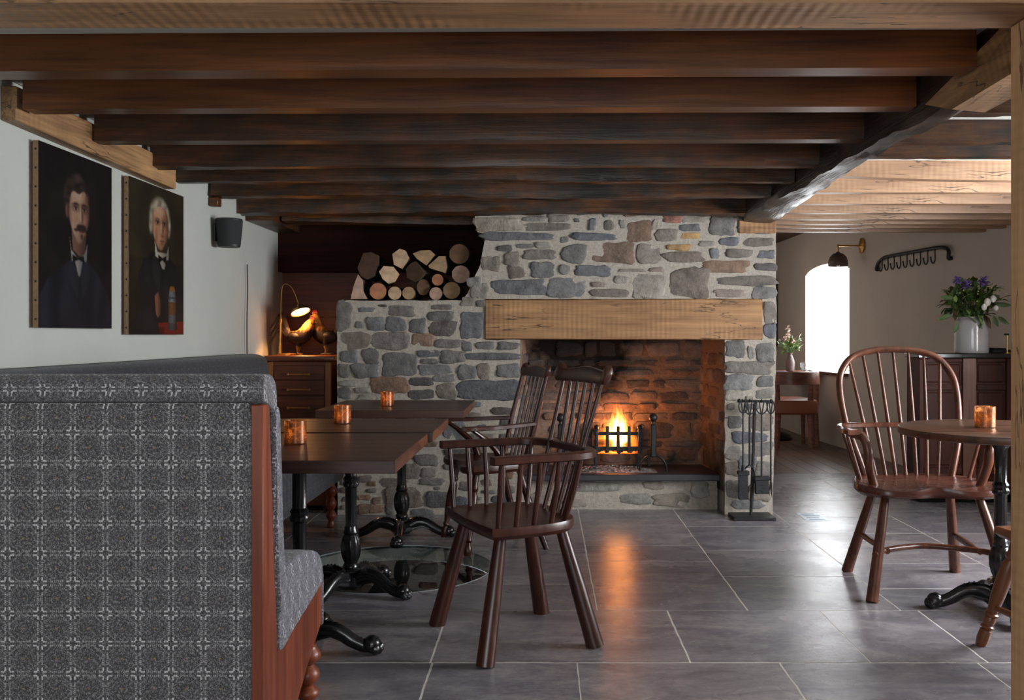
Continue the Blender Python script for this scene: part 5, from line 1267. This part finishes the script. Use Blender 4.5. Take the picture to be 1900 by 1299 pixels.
def portrait_a(u, v):
    nz = noise.noise(Vector((u * 5, v * 5, 1)))
    c = mixc((17, 14, 17), (34, 26, 25), .5 + nz)
    if poly_in(u, v, [(-.05, 1.05), (-.02, .86), (.10, .74), (.28, .66), (.42, .60), (.62, .60), (.80, .68), (.95, .80), (1.02, 1.05)]): c = mixc((20, 22, 31), (36, 38, 50), .5 + noise.noise(Vector((u * 7, v * 4, 5))))
    if poly_in(u, v, [(.40, .60), (.52, .68), (.50, .84), (.36, .70)]): c = mixc(c, (46, 48, 60), .55)
    if poly_in(u, v, [(.61, .60), (.53, .68), (.56, .84), (.68, .70)]): c = mixc(c, (40, 42, 54), .55)
    if poly_in(u, v, [(.415, .42), (.62, .44), (.60, .56), (.52, .585), (.43, .55)]): c = mixc((128, 92, 74), (80, 56, 46), sst(.46, .60, u))
    if poly_in(u, v, [(.445, .59), (.575, .59), (.53, .70), (.51, .70)]): c = mixc((160, 154, 150), (120, 116, 114), sst(.48, .56, u))
    if poly_in(u, v, [(.385, .47), (.41, .555), (.50, .595), (.595, .565), (.635, .50), (.62, .61), (.50, .605), (.42, .615)]): c = mixc((176, 170, 166), (126, 122, 122), sst(.42, .62, u))
    hm = E(u, v, .487, .262, .178, .155, .12) * (1 - sst(.30, .36, v))
    c = mixc(c, mixc((34, 26, 24), (84, 66, 58), .45 + .8 * noise.noise(Vector((u * 9, v * 34, 2)))), hm)
    c = mixc(c, mixc((140, 100, 82), (84, 58, 48), sst(.34, .37, u)), E(u, v, .362, .335, .026, .042, .3))
    hl = .212 + 1.5 * (u - .54) ** 2 + .012 * math.sin(u * 40)
    if v > hl: c = face_paint(c, u, v, (.520, .335, .142, .176), (190, 150, 124), (150, 110, 88), (82, 56, 46), (40, 30, 27), 0)
    c = mixc(c, (34, 26, 25), .9 * max(E(u, v, .525, .418, .045, .020, .35), E(u, v, .578, .418, .040, .020, .35), E(u, v, .478, .433, .030, .009, .5), E(u, v, .625, .434, .022, .009, .5)))
    c = mixc(c, (52, 40, 36), .7 * E(u, v, .555, .470, .018, .014, .6))
    if poly_in(u, v, [(.42, .575), (.50, .592), (.58, .575), (.60, .62), (.51, .605), (.43, .625)]): c = (12, 12, 14)
    return c
def portrait_b(u, v):
    nz = noise.noise(Vector((u * 4, v * 4, 3)))
    c = mixc((34, 26, 18), (56, 47, 32), .5 + nz + (.3 if v < .5 else -.2))
    if poly_in(u, v, [(.10, 1.05), (.16, .60), (.26, .50), (.42, .44), (.64, .44), (.86, .52), (.98, .62), (1.05, 1.05)]): c = mixc((20, 20, 23), (38, 36, 37), .5 + noise.noise(Vector((u * 8, v * 5, 6))))
    if poly_in(u, v, [(.42, .46), (.55, .56), (.52, .74), (.38, .56)]): c = mixc(c, (48, 46, 48), .5)
    if poly_in(u, v, [(.46, .44), (.68, .44), (.62, .55), (.58, .55)]): c = mixc((196, 186, 166), (140, 132, 118), sst(.5, .66, u))
    hm = E(u, v, .535, .205, .190, .135, .14) * (1 - sst(.27, .34, v))
    for s_ in (.378, .70): hm = max(hm, E(u, v, s_, .25, .040, .075, .35))
    c = mixc(c, mixc((138, 126, 106), (206, 196, 172), .5 + .9 * noise.noise(Vector((u * 16, v * 26, 2)))), hm)
    if v > .150 - .02 * math.cos((u - .55) * 14): c = face_paint(c, u, v, (.545, .265, .155, .165), (204, 150, 114), (160, 106, 78), (92, 56, 42), (120, 98, 78), 0)
    c = mixc(c, (110, 66, 50), .4 * max(E(u, v, .47, .345, .02, .05, .8), E(u, v, .655, .345, .02, .05, .8)))
    if poly_in(u, v, [(.44, .37), (.50, .45), (.58, .465), (.66, .45), (.70, .38), (.70, .48), (.58, .50), (.45, .47)]): c = mixc((200, 190, 172), (150, 142, 128), sst(.5, .68, u))
    if poly_in(u, v, [(.50, .455), (.58, .475), (.66, .455), (.65, .515), (.58, .492), (.51, .52)]): c = (16, 15, 16)
    if poly_in(u, v, [(.44, .74), (.50, .715), (.545, .76), (.545, .86), (.50, .885), (.46, .86)]): c = mixc((150, 98, 72), (92, 56, 42), sst(.47, .54, u) + .3 * math.sin(u * 260))
    if poly_in(u, v, [(.50, .92), (1.0, .905), (1.0, 1.0), (.52, 1.0)]): c = (128, 34, 28) if v < .945 or u > .62 else (82, 24, 20)
    if poly_in(u, v, [(.71, .70), (.83, .70), (.855, .76), (.85, .93), (.87, .955), (.84, .968), (.71, .968), (.68, .955), (.70, .93), (.69, .76)]):
        k = (v - .70) / .26
        c = (122, 128, 134) if k < .14 else (70, 74, 80) if k < .2 else (138, 144, 148) if k < .28 else (134, 82, 46) if k < .62 else (106, 112, 114) if k < .84 else (78, 82, 82)
        c = mixc(c, (26, 20, 18), (abs(u - .76) / .10) ** 2)
        if noise.noise(Vector((u * 60, v * 60, 8))) > .25: c = mixc(c, (36, 30, 26), .5)
    if poly_in(u, v, [(.73, .665), (.81, .665), (.83, .70), (.71, .70)]): c = (150, 98, 48)
    return c
def paint_mat():
    m, nt, o = new_mat('oil_paint'); g = N(nt)
    at = g.n('ShaderNodeAttribute'); at.attribute_name = 'paint'
    nz = g.noise(g.coord('Object', (1, 1, 1)), 160, 3); n2 = g.noise(g.coord('Object'), 700, 2)
    g.l(g.bsdf(at.outputs['Color'], .5, 0, g.bump(g.math('ADD', nz, g.math('MULTIPLY', n2, .4)), .25, .002), .12), o.inputs[0]); return m
paint = paint_mat(); canvas_edge = plain('canvas_edge', srgb(140, 116, 88), .85, 0, .4, 60, .35); tack = plain('tack_iron', srgb(52, 42, 36), .5, .5)
stretch = plain('stretcher_wood', srgb(98, 66, 38), .6, 0, .2, 30, .2)
def portrait(y0, y1, z0, z1, fn, label):
    W, Hh = y1 - y0, z1 - z0; t = thing('portrait_painting', label, 'painting', (-1.80, (y0 + y1) / 2, (z0 + z1) / 2), group='unframed portraits on the left wall')
    bm = NB(); cl = bm.loops.layers.float_color.new('paint'); n, m = 190, 230
    g = [[bm.verts.new((.032, -W / 2 + W * i / n, Hh / 2 - Hh * j / m)) for j in range(m + 1)] for i in range(n + 1)]
    cols = [[srgb(*(q * .7 for q in fn(i / n, j / m))) for j in range(m + 1)] for i in range(n + 1)]
    def soft(i, j):
        s = [0.0] * 3; w_ = 0
        for a in (-1, 0, 1):
            for b in (-1, 0, 1):
                k = (2 - abs(a)) * (2 - abs(b)); q = cols[min(n, max(0, i + a))][min(m, max(0, j + b))]; w_ += k
                for c_ in range(3): s[c_] += q[c_] * k
        return tuple(x / w_ for x in s)
    cols = [[soft(i, j) for j in range(m + 1)] for i in range(n + 1)]
    for i in range(n):
        for j in range(m):
            ids = [(i, j), (i + 1, j), (i + 1, j + 1), (i, j + 1)]; f = bm.faces.new([g[a][b] for a, b in ids])
            for lp, (a, b) in zip(f.loops, ids): lp[cl] = (*cols[a][b], 1)
    build('painted_canvas', bm, paint, t, recalc=False)
    bm = NB(); box(bm, .012, .0315, -W / 2, W / 2, -Hh / 2, Hh / 2, .001)
    for v in bm.verts:
        if abs(v.co.y) > W / 2 - .005: v.co.z += .0; 
    build('canvas_edge', bm, canvas_edge, t)
    bm = NB(); box(bm, .001, .012, -W / 2 + .008, W / 2 - .008, -Hh / 2 + .006, Hh / 2 - .006); build('stretcher_frame', bm, stretch, t)
    for k in range(10):
        bm = NB(); ball(bm, (.022, -W / 2 - .0005, Hh / 2 - .03 - (Hh - .06) * k / 9), .0042, 8, 6, (1, .6, 1)); build('tack', bm, tack, t)
portrait(3.315, 3.876, wz(609, 3.6), wz(258, 3.318) - .004, portrait_a, 'unframed portrait of a dark-haired man with a moustache and black bow tie')
portrait(4.035, 4.648, wz(621, 4.3), wz(327, 4.05), portrait_b, 'unframed portrait of a white-haired man beside a patterned stein on a red table')

# ------------------------------------------------------------------ right-hand side: cabinet, vase, hooks, wall lamp
KX0, KX1, KY0, KY1 = 2.555, 3.36, 6.47, 6.71
t = thing('bar_cabinet', 'dark reddish panelled cabinet with a black stone top behind the Windsor chair', 'cabinet', ((KX0 + KX1) / 2, (KY0 + KY1) / 2, 0))
ox, oy = (KX0 + KX1) / 2, (KY0 + KY1) / 2; KT = wz(656, KY0)
KXR = 3.29 - ox - .005
bm = NB(); prism(bm, [(KX0 - ox + .01, KY0 - oy + .02), (KX1 - ox - .04, KY0 - oy + .02), (3.325 - ox, KY1 - oy), (KX0 - ox + .01, KY1 - oy)], .06, KT - .03, 'z'); build('body', bm, cab_wood, t, smooth=False)
bm = NB(); prism(bm, [(KX0 - ox - .012, KY0 - oy - .02), (KX1 - ox - .042, KY0 - oy - .02), (3.325 - ox, KY1 - oy), (KX0 - ox - .012, KY1 - oy)], KT - .03, KT, 'z'); bmesh.ops.bevel(bm, geom=bm.edges[:], offset=.004, segments=1, affect='EDGES'); build('stone_top', bm, plain('black_stone', (.012, .011, .012), .18, 0, .03, 20, .3), t)
bm = NB(); prism(bm, [(KX0 - ox + .03, KY0 - oy + .05), (KX1 - ox - .05, KY0 - oy + .05), (3.325 - ox, KY1 - oy), (KX0 - ox + .03, KY1 - oy)], 0, .06, 'z'); build('plinth', bm, soot_black, t, smooth=False)
k2 = lambda p: wx(p, KY0) - ox
lightw = wood('cabinet_light_wood', srgb(78, 44, 34), srgb(140, 96, 76), 2, .36, 1, .06)
for x0, x1, m_, nm in ((k2(1706), k2(1714), cab_wood, 'stile'), (k2(1787), k2(1812), lightw, 'stile'), (k2(1868), k2(1895), cab_wood, 'stile')):
    bm = NB(); box(bm, x0, x1, KY0 - oy, KY0 - oy + .025, .06, KT - .032, .003); build(nm, bm, m_, t)
for x0, x1 in ((k2(1715), k2(1786)), (k2(1813), k2(1867))):
    for z0, z1 in ((wz(672, KY0), KT - .034), (wz(724, KY0), wz(714, KY0)), (wz(880, KY0), wz(868, KY0)), (.062, wz(912, KY0))):
        bm = NB(); box(bm, x0, x1, KY0 - oy + .004, KY0 - oy + .022, z0, z1, .003); build('rail', bm, cab_wood, t)
    for z0, z1 in ((wz(713, KY0), wz(673, KY0)), (wz(867, KY0), wz(725, KY0))):
        bm = NB(); box(bm, x0 + .012, x1 - .012, KY0 - oy + .010, KY0 - oy + .02, z0 + .012, z1 - .012, .006); build('panel', bm, cab_wood, t)
VY = 6.60; vx = wx(1803, VY)
t = thing('stoneware_vase', 'tall grey-white glazed jar vase standing on the cabinet top', 'vase', (vx, VY, KT))
hv = wz(588, VY) - KT
bm = NB(); prof = spline([Vector(p) for p in ((.100, .0005, 0), (.108, .004, 0), (.111, .03, 0), (.111, hv * .45, 0), (.110, hv * .72, 0), (.102, hv * .88, 0), (.088, hv * .96, 0), (.086, hv, 0))], 6)
lathe(bm, [(p.x, p.y) for p in prof] + [(.078, hv), (.080, hv * .9), (.09, hv * .75), (.09, .02), (.001, .02)], 40, cap=False); build('jar', bm, white_cer, t)
leafm = plain('leaf_dark_green', srgb(76, 104, 52), .45, 0, .1, 30, .35); leafm2 = plain('leaf_bronze', srgb(92, 74, 52), .45, 0, .1, 30, .35); leafl = plain('leaf_light_green', srgb(132, 158, 84), .5, 0, .1, 30, .3)
budm = plain('green_buds', srgb(140, 152, 62), .5); purple = plain('purple_petals', srgb(124, 98, 176), .5, 0, 0, 40, .25); whitep = plain('white_petals', srgb(236, 232, 226), .5, 0, 0, 40, .05); blush = plain('blush_petals', srgb(236, 208, 200), .6, 0, 0, 40, .08); stemm = plain('flower_stem', srgb(70, 96, 46), .5)
def leaf(bm, base, d, L, W, up=(0, 0, 1), curl=.25, mi=0):
    d = Vector(d).normalized(); s = d.cross(Vector(up)); s = s.normalized() if s.length > 1e-3 else Vector((1, 0, 0)); n = s.cross(d); rows = []
    for i in range(6):
        t = i / 5; w = W * math.sin(PI * min(1, t * .9 + .06)) ** .8 * (1 - .15 * t) / 2; c = Vector(base) + d * L * t + n * (-curl * L * t * t)
        rows.append([bm.verts.new(c - s * w + n * w * .35), bm.verts.new(c), bm.verts.new(c + s * w + n * w * .35)])
    for A, B in zip(rows, rows[1:]):
        face(bm, [A[0], A[1], B[1], B[0]], mi); face(bm, [A[1], A[2], B[2], B[1]], mi)
def dirv(a, e): return Vector((math.cos(a) * math.cos(e), math.sin(a) * math.cos(e), math.sin(e)))
random.seed(31)
B0 = Vector((vx, VY, KT + hv))
bm = NB()
CB = B0 + Vector((0, -.01, .115))
for k in range(105):
    d = dirv(random.random() * 2 * PI, random.uniform(-.55, 1.5)); rr = random.uniform(.55, 1.0)
    tip = CB + Vector((d.x * .225, d.y * .17, d.z * .135)) * rr
    tube(bm, [B0 + Vector((d.x * .04, d.y * .04, -.10)), B0.lerp(tip, .55) + Vector((0, 0, .015)), tip], .002, 5, 2)
    for q in range(6):
        dd = (d + Vector((random.gauss(0, .6), random.gauss(0, .6), random.gauss(.1, .6)))).normalized()
        leaf(bm, B0.lerp(tip, random.uniform(.55, 1)), dd, random.uniform(.035, .065), random.uniform(.02, .034), mi=random.choice((0, 0, 0, 0, 1, 3)))
for k in range(9): leaf(bm, B0 + Vector((random.uniform(-.08, .08), random.uniform(-.09, -.04), .01)), (random.uniform(-.6, .6), -.5, random.uniform(-.9, .2)), .10, .045, curl=.3, mi=random.choice((0, 3, 1)))
for (px, py, dx, dz, L) in ((1772, 530, -.25, 1, .14), (1752, 552, -1, .1, .14), (1745, 590, -1, -.3, .13), (1862, 566, 1, -.1, .13), (1862, 598, .9, -.7, .11), (1770, 610, -.5, -.9, .12), (1845, 600, .4, -1, .1)):
    leaf(bm, (wx(px, VY) - dx * L * .5, VY - .03, wz(py, VY) - dz * L * .5), (dx, 0, dz), L * .8, .036, (0, 1, 0), .1, mi=0)
for k in range(90):
    d = dirv(random.random() * 2 * PI, random.uniform(-.1, 1.4)); p = CB + Vector((d.x * .19, d.y * .18, d.z * .145)) * random.uniform(.8, 1.03); ball(bm, p, random.uniform(.004, .008), 6, 4, mi=4)
o = build('vase_foliage', bm, [leafm, leafm2, stemm, leafl, budm], angle=80, recalc=False); tag(o, 'mass of dark green and bronze leaves with small buds in the grey-white jar', 'foliage', kind='stuff')
def bloom(name, label, pos, r, mat, n, group, tul=False, spike=False, stem_to=None):
    t = thing(name, label, 'flower', pos, group=group); bm = NB()
    if tul:
        lathe(bm, [(.002, -r), (r * .6, -r * .7), (r * .85, 0), (r * .7, r * .6), (r * .35, r * 1.05), (.001, r * 1.1)], 14, fl=lambda q, z, a: q * (1 + .08 * math.cos(3 * a)), cap=False)
    else:
        for k in range(n):
            d = dirv(random.random() * 2 * PI, random.uniform(-.4, 1.5)); L = r * random.uniform(.5, 1.0)
            b = Vector((0, 0, 0)) if not spike else Vector((0, 0, random.uniform(-1.2, 1.6) * r))
            leaf(bm, b + d * L * .25, d, L * (1 if not spike else .55), L * .7, curl=.4)
    build('petals', bm, mat, t, angle=80, recalc=tul)
    if stem_to is not None:
        bm = NB(); e = Vector(stem_to) - Vector(pos); tube(bm, [(0, 0, -r * .6), e * .5 + Vector((0, 0, .01)), e], .002, 5); build('stem', bm, stemm, t)
    return t
def at(px, py, Y): return Vector((wx(px, Y), Y, wz(py, Y)))
for (px, py, r, lb) in ((1776, 521, .034, 'purple flower at the upper left of the jar bouquet'), (1794, 531, .042, 'purple flower near the middle of the jar bouquet'), (1826, 524, .042, 'brightest purple flower, right of the middle in the jar bouquet')):
    bloom('purple_flower', lb, at(px, py, VY - .15), r, purple, 40, 'purple flowers in the grey-white jar', stem_to=B0)
for (px, py, r, lb) in ((1832, 561, .027, 'white tulip head in the middle of the white cluster in the jar'), (1843, 555, .024, 'white tulip head highest of the white cluster in the jar'), (1826, 570, .022, 'white tulip head lowest left of the white cluster in the jar'), (1848, 572, .019, 'small white tulip head at the right of the white cluster in the jar')):
    o = bloom('white_tulip', lb, at(px, py, VY - .17), r, whitep, 0, 'white tulips in the grey-white jar', True, stem_to=B0)
t = thing('folded_cloth', 'small heap of dark cloth beside the jar on the cabinet top', 'cloth', (wx(1853, 6.62), 6.62, KT))
bm = NB(); box(bm, -.07, .07, -.06, .06, .0005, .024, .008, seg=2); box(bm, -.06, .03, -.05, .05, .0245, .036, .005, seg=2); roughen(bm, .002, 20); build('cloth_folds', bm, plain('dark_cloth', (.012, .012, .016), .9), t)
t = thing('brass_stand', 'thin brass stand with a small dark cap at the right end of the cabinet', 'stand', (wx(1869, 6.56), 6.56, KT))
bm = NB(); lathe(bm, [(.025, .0005), (.025, .006), (.004, .008)], 16); tube(bm, [(0, 0, .006), (0, 0, .125)], .0028, 8); build('brass_rod', bm, brass, t)
bm = NB(); box(bm, -.022, .01, -.008, .008, .125, .137, .003); build('cap', bm, wrought, t)
# hook rail: a bent bar with nine hooks on the curved wall
x1_, y1_ = on_line(RW, 1632); x2_, y2_ = on_line(RW, 1767)
zl = wz(480, y1_) ; 
t = thing('hook_rail', 'black iron wall rail with a row of coat hooks beyond the flower jar', 'coat rack', (x1_, y1_, 0))
def rp(s, z, off=.03):
    """point along the rail: s 0..1 from the far to the near end"""
    return Vector((lerp(x1_, x2_, s) - x1_ - off, lerp(y1_, y2_, s) - y1_, z))
ztop = (wz(476, lerp(y1_, y2_, .12)) + wz(462, lerp(y1_, y2_, .85))) / 2; zbot = (wz(499, y1_) + wz(480, y2_)) / 2
bm = NB(); tube(bm, spline([rp(0, zbot, .004), rp(.0, zbot, .03), rp(.03, lerp(zbot, ztop, .55), .03), rp(.10, ztop - .01, .03), rp(.2, ztop, .03), rp(.5, ztop, .03), rp(.85, ztop, .03), rp(.96, ztop - .015, .03), rp(1.0, lerp(zbot, ztop, .55), .03), rp(1.0, zbot, .03), rp(1.0, zbot, .004)], 6), .016, 10); build('bar', bm, wrought, t)
for k in range(9):
    s = lerp(.12, .86, k / 8); bm = NB(); dz = ztop - zbot
    tube(bm, spline([rp(s, ztop + .012, .03), rp(s, ztop - .02, .046), rp(s, ztop - dz * .5, .046), rp(s, zbot + .0, .046), rp(s - .012, zbot - .025, .050), rp(s - .028, zbot - .015, .055), rp(s - .036, zbot + .02, .058)], 5), .006, 8); ball(bm, rp(s - .036, zbot + .024, .058), .0085, 8, 6); build('hook', bm, wrought, t)
# wall lamp
xl_, yl_ = on_line(RW, 1600)
t = thing('wall_lamp', 'brass wall lamp with a dark dome shade beside the bright window', 'wall lamp', (xl_, yl_, 0)); zw = wz(456, yl_)
bm = NB(); lathe(bm, [(.001, .0), (.075, .0), (.075, .012), (.03, .022), (.012, .03)], 24, Matrix.Translation((0, 0, zw)) @ Matrix.Rotation(-PI / 2, 4, 'Y')); build('wall_plate', bm, brass, t)
bm = NB(); ax = -.235; tube(bm, [(-.01, 0, zw), (ax, 0, zw)], .008, 10); ball(bm, (ax, 0, zw), .013, 10, 8); tube(bm, [(ax, 0, zw), (ax, 0, zw - .085)], .008, 10); build('arm', bm, brass, t)
bm = NB(); zd = wz(494, yl_) ; hd = zw - .06 - zd
lathe(bm, [(.09, zd), (.094, zd + .01), (.092, zd + hd * .35), (.078, zd + hd * .65), (.05, zd + hd * .86), (.022, zd + hd * .93), (.018, zd + hd)], 28, Matrix.Translation((ax, 0, 0)), cap=False); lathe(bm, [(.088, zd), (.085, zd + hd * .4), (.02, zd + hd * .9)], 28, Matrix.Translation((ax, 0, 0)), cap=False); build('shade', bm, plain('dark_bronze', srgb(92, 72, 62), .4, 0), t)
bm = NB(); ball(bm, (ax, 0, zd + .025), .026, 12, 8); build('bulb', bm, plain('white_bulb', srgb(240, 236, 228), .3), t)

# ------------------------------------------------------------------ far corner: table, chair, picture, vase, glasses
FX, FY = 2.50, 10.52
t = thing('corner_table', 'wooden table in the far corner by the bright window, on a dark pedestal', 'table', (FX, FY, 0))
cw = wood('corner_wood', srgb(92, 52, 40), srgb(158, 106, 84), 0, .35, 1, .06)
bm = NB(); box(bm, -.5, .44, -.38, .38, .715, .752, .006); build('table_top', bm, cw, t)
bm = NB(); box(bm, -.42, .36, -.30, .30, .64, .715, .004); build('apron', bm, cw, t)
bm = NB(); lathe(bm, [(.24, .0), (.25, .02), (.21, .06), (.10, .10), (.065, .16), (.055, .25), (.09, .38), (.11, .45), (.06, .52), (.06, .64)], 28); build('pedestal', bm, plain('dark_pedestal', srgb(30, 22, 20), .3), t)
t = thing('tub_chair', 'tan leather tub chair with a curved wooden back rail at the far table', 'chair', (2.53, 9.83, 0), math.radians(0))
bm = NB(); sec = [(.245, -.20), (.25, 0), (.24, .2), (.2, .245), (-.2, .245), (-.24, .2), (-.25, 0), (-.245, -.2), (-.2, -.25), (0, -.265), (.2, -.25)]
o3 = [(p.x, p.y) for p in spline([Vector((a, b, 0)) for a, b in sec + [sec[0]]], 4)[:-1]]
def puck(z0, z1, o, rr):
    b = NB(); R = []
    for s, z in ((.94, z0), (1, z0 + rr), (1, z1 - rr), (.97, z1 - rr * .3), (.9, z1), (.5, z1 + .012)): R.append([b.verts.new((x * s, y * s, z)) for x, y in o])
    n = len(o)
    for A, B in zip(R, R[1:]):
        for k in range(n): face(b, [A[k], A[(k + 1) % n], B[(k + 1) % n], B[k]])
    face(b, R[0][::-1]); face(b, R[-1]); return b
bm.free(); build('seat', puck(.345, .495, o3, .02), tan_leather, t)
bm = NB(); a_ = [(.29 * math.cos(q), .30 * math.sin(q)) for q in [math.radians(lerp(168, 372, k / 20)) for k in range(21)]]
rings = []
for x, y in a_:
    d = Vector((x, y, 0)).normalized(); rings.append([bm.verts.new(Vector((x, y, 0)) + d * u + Vector((0, 0, z))) for u, z in ((-.03, .655), (.022, .65), (.014, .775), (-.002, .785), (-.035, .78))])
for A, B in zip(rings, rings[1:]):
    for k in range(5): face(bm, [A[k], A[(k + 1) % 5], B[(k + 1) % 5], B[k]])
face(bm, rings[0][::-1]); face(bm, rings[-1]); build('back_rail', bm, cw, t)
for q in (192, 232, 270, 308, 348):
    if q == 270: continue
    a = math.radians(q); x, y = .27 * math.cos(a), .275 * math.sin(a)
    bm = NB(); tube(bm, [(x * 1.06, y * 1.06, 0), (x * .98, y * .98, .35), (x * 1.05, y * 1.06, .66)], [.022, .028, .024], 10, sx=1.2); build('leg', bm, cw, t)
for s in (-1, 1): bm = NB(); tube(bm, [(s * .22, .24, 0), (s * .21, .22, .36)], [.02, .026], 10); build('leg', bm, cw, t)
PX, PY = wx(1466, 10.42), 10.42; TZ = .752
t = thing('bud_vase', 'mottled brown bottle vase on the far corner table', 'vase', (PX, PY, TZ)); hb = wz(655, PY) - TZ
bm = NB(); pr = spline([Vector(p) for p in ((.034, .0005, 0), (.042, .01, 0), (.047, hb * .3, 0), (.046, hb * .55, 0), (.030, hb * .78, 0), (.022, hb * .9, 0), (.026, hb, 0))], 5); lathe(bm, [(p.x, p.y) for p in pr], 24); build('bottle', bm, plain('brown_stoneware', srgb(104, 82, 76), .4, 0, .5, 90, .35), t)
B1 = Vector((PX, PY, TZ + hb)); bm = NB(); random.seed(4)
for k in range(34):
    a = random.random() * 2 * PI; e = random.uniform(.1, 1.4); tip = B1 + dirv(a, e) * random.uniform(.08, .2) * (1 if e > .6 else .7)
    tube(bm, [B1, tip], .0018, 4, 1)
    for q in range(3): leaf(bm, B1.lerp(tip, random.uniform(.4, 1)), dirv(a + random.uniform(-1, 1), e + random.uniform(-.6, .5)), random.uniform(.04, .07), random.uniform(.02, .035), mi=random.choice((0, 0, 2)))
o = build('posy_foliage', bm, [leafl, stemm, leafm], angle=80, recalc=False); tag(o, 'light green leaves of the small posy in the brown bottle vase', 'foliage', kind='stuff')
for px, py, r, lb, sp in ((1463, 622, .05, 'tall blush-pink flower spike at the top of the small posy', True), (1457, 630, .04, 'blush-pink bloom left of the spike in the small posy', False), (1470, 634, .035, 'blush-pink bloom right of the spike in the small posy', False)):
    bloom('blush_flower', lb, at(px, py, PY - .06), r, blush, 34, 'blush flowers in the small posy', spike=sp, stem_to=B1)
for px, py, r, lb in ((1484, 631, .022, 'tiny white flower highest on the right side of the small posy'), (1483, 646, .022, 'tiny white flower lower on the right side of the small posy'), (1446, 632, .02, 'tiny white flower at the left edge of the small posy')):
    bloom('white_flower', lb, at(px, py, PY - .04), r, whitep, 12, 'tiny white flowers in the small posy', stem_to=B1)
def wineglass(px, Y, h, label):
    t = thing('wine_glass', label, 'glass', (wx(px, Y), Y, TZ), group='wine glasses on the far table')
    bm = NB(); lathe(bm, [(.036, .0008), (.034, .003), (.005, .008), (.004, h * .45)], 20); build('stem', bm, clear_glass, t)
    bm = NB(); pr = spline([Vector(p) for p in ((.004, h * .45, 0), (.026, h * .52, 0), (.042, h * .66, 0), (.038, h * .85, 0), (.031, h, 0))], 5); lathe(bm, [(p.x, p.y) for p in pr], 24, cap=False); build('bowl', bm, clear_glass, t)
wineglass(1496, 10.45, .25, 'wine glass on the far table nearest the flower posy'); wineglass(1511, 10.35, .22, 'wine glass on the far table against the bright window')
t = thing('water_tumbler', 'cut-glass tumbler between the posy and the wine glasses', 'glass', (wx(1491, 10.25), 10.25, TZ))
bm = NB(); lathe(bm, [(.034, .0008), (.036, .003), (.04, .10), (.037, .10), (.033, .012), (.001, .012)], 12, cap=False); build('tumbler_body', bm, clear_glass, t, angle=20)
t = thing('table_napkin', 'folded blue napkin on the far table, before the tumbler', 'napkin', (wx(1484, 10.20), 10.20, TZ), .1)
bm = NB(); box(bm, -.12, .10, -.03, .03, .0006, .007, .002); build('napkin_cloth', bm, plain('blue_cloth', srgb(70, 84, 130), .9), t)
t = thing('table_napkin', 'folded pale blue napkin at the left end of the far table', 'napkin', (wx(1443, 10.30), 10.30, TZ), -.05)
bm = NB(); box(bm, -.10, .10, -.05, .05, .0006, .007, .002); build('napkin_cloth', bm, plain('pale_blue_cloth', srgb(150, 160, 196), .9), t)
# framed picture on the far part of the right wall
ya_, yb_ = 11.95, 12.55; xa_ = lambda y: lerp(2.96, 2.93, (y - 10.75) / 1.95) 
t = thing('framed_picture', 'framed picture in a dark wood frame, half hidden behind the chimney corner', 'picture', (xa_(12.25), 12.25, 0))
za, zb_ = wz(643, 12.0), wz(520, 12.0)
for y0, y1, z0, z1 in ((-.32, -.26, za, zb_), (.26, .32, za, zb_), (-.26, .26, za, za + .05), (-.26, .26, zb_ - .05, zb_)):
    bm = NB(); box(bm, -.05, -.012, y0, y1, z0, z1, .004); build('frame_bar', bm, plain('frame_dark_wood', srgb(64, 48, 40), .4), t)
bm = NB(); box(bm, -.03, -.012, -.26, .26, za + .05, zb_ - .05); pc = build('picture_sheet', bm, plain('print_blue_grey', srgb(150, 156, 172), .6, 0, 0, 6, .1), t)
bm = NB(); prism(bm, [(-.16 + .14 * math.sin(s * 3.0) * (1 if k < 12 else .3), lerp(za + .14, zb_ - .1, s)) for k, s in [(k, (k / 11 if k < 12 else (23 - k) / 11)) for k in range(24)]], -.032, -.0305, 'x'); build('printed_shape', bm, plain('print_terracotta', srgb(176, 112, 84), .6), t)

# ------------------------------------------------------------------ light
W = bpy.data.worlds.new('world'); sc.world = W; W.use_nodes = True
W.node_tree.nodes['Background'].inputs[0].default_value = (.86, .93, 1.0, 1); W.node_tree.nodes['Background'].inputs[1].default_value = 2.0
def area(name, loc, rot, sx, sy, e, col, spread=180):
    L = bpy.data.lights.new(name, 'AREA'); L.shape = 'RECTANGLE'; L.size = sx; L.size_y = sy; L.energy = e; L.color = col; L.spread = math.radians(spread)
    o = bpy.data.objects.new(name, L); C.objects.link(o); o.location = loc; o.rotation_euler = rot; return o
DAY = (.95, .97, 1.0)
area('daylight_far_window', (3.46, 11.15, 1.38), (0, math.radians(90), 0), 1.3, 3.4, 140, DAY)
area('daylight_side_window', (3.66, 3.8, 1.32), (0, math.radians(90), 0), 1.1, 1.8, 265, DAY)
area('daylight_rear_window', (-.1, -1.84, 1.30), (math.radians(90), 0, 0), 2.4, 1.2, 72, DAY)
def point(name, loc, e, col, r):
    L = bpy.data.lights.new(name, 'POINT'); L.energy = e; L.color = col; L.shadow_soft_size = r
    o = bpy.data.objects.new(name, L); C.objects.link(o); o.location = loc; return o
point('fire_light', (GX + .01, GY + .1, HZ + .26), 9, (1, .22, .03), .06).data.specular_factor = .1
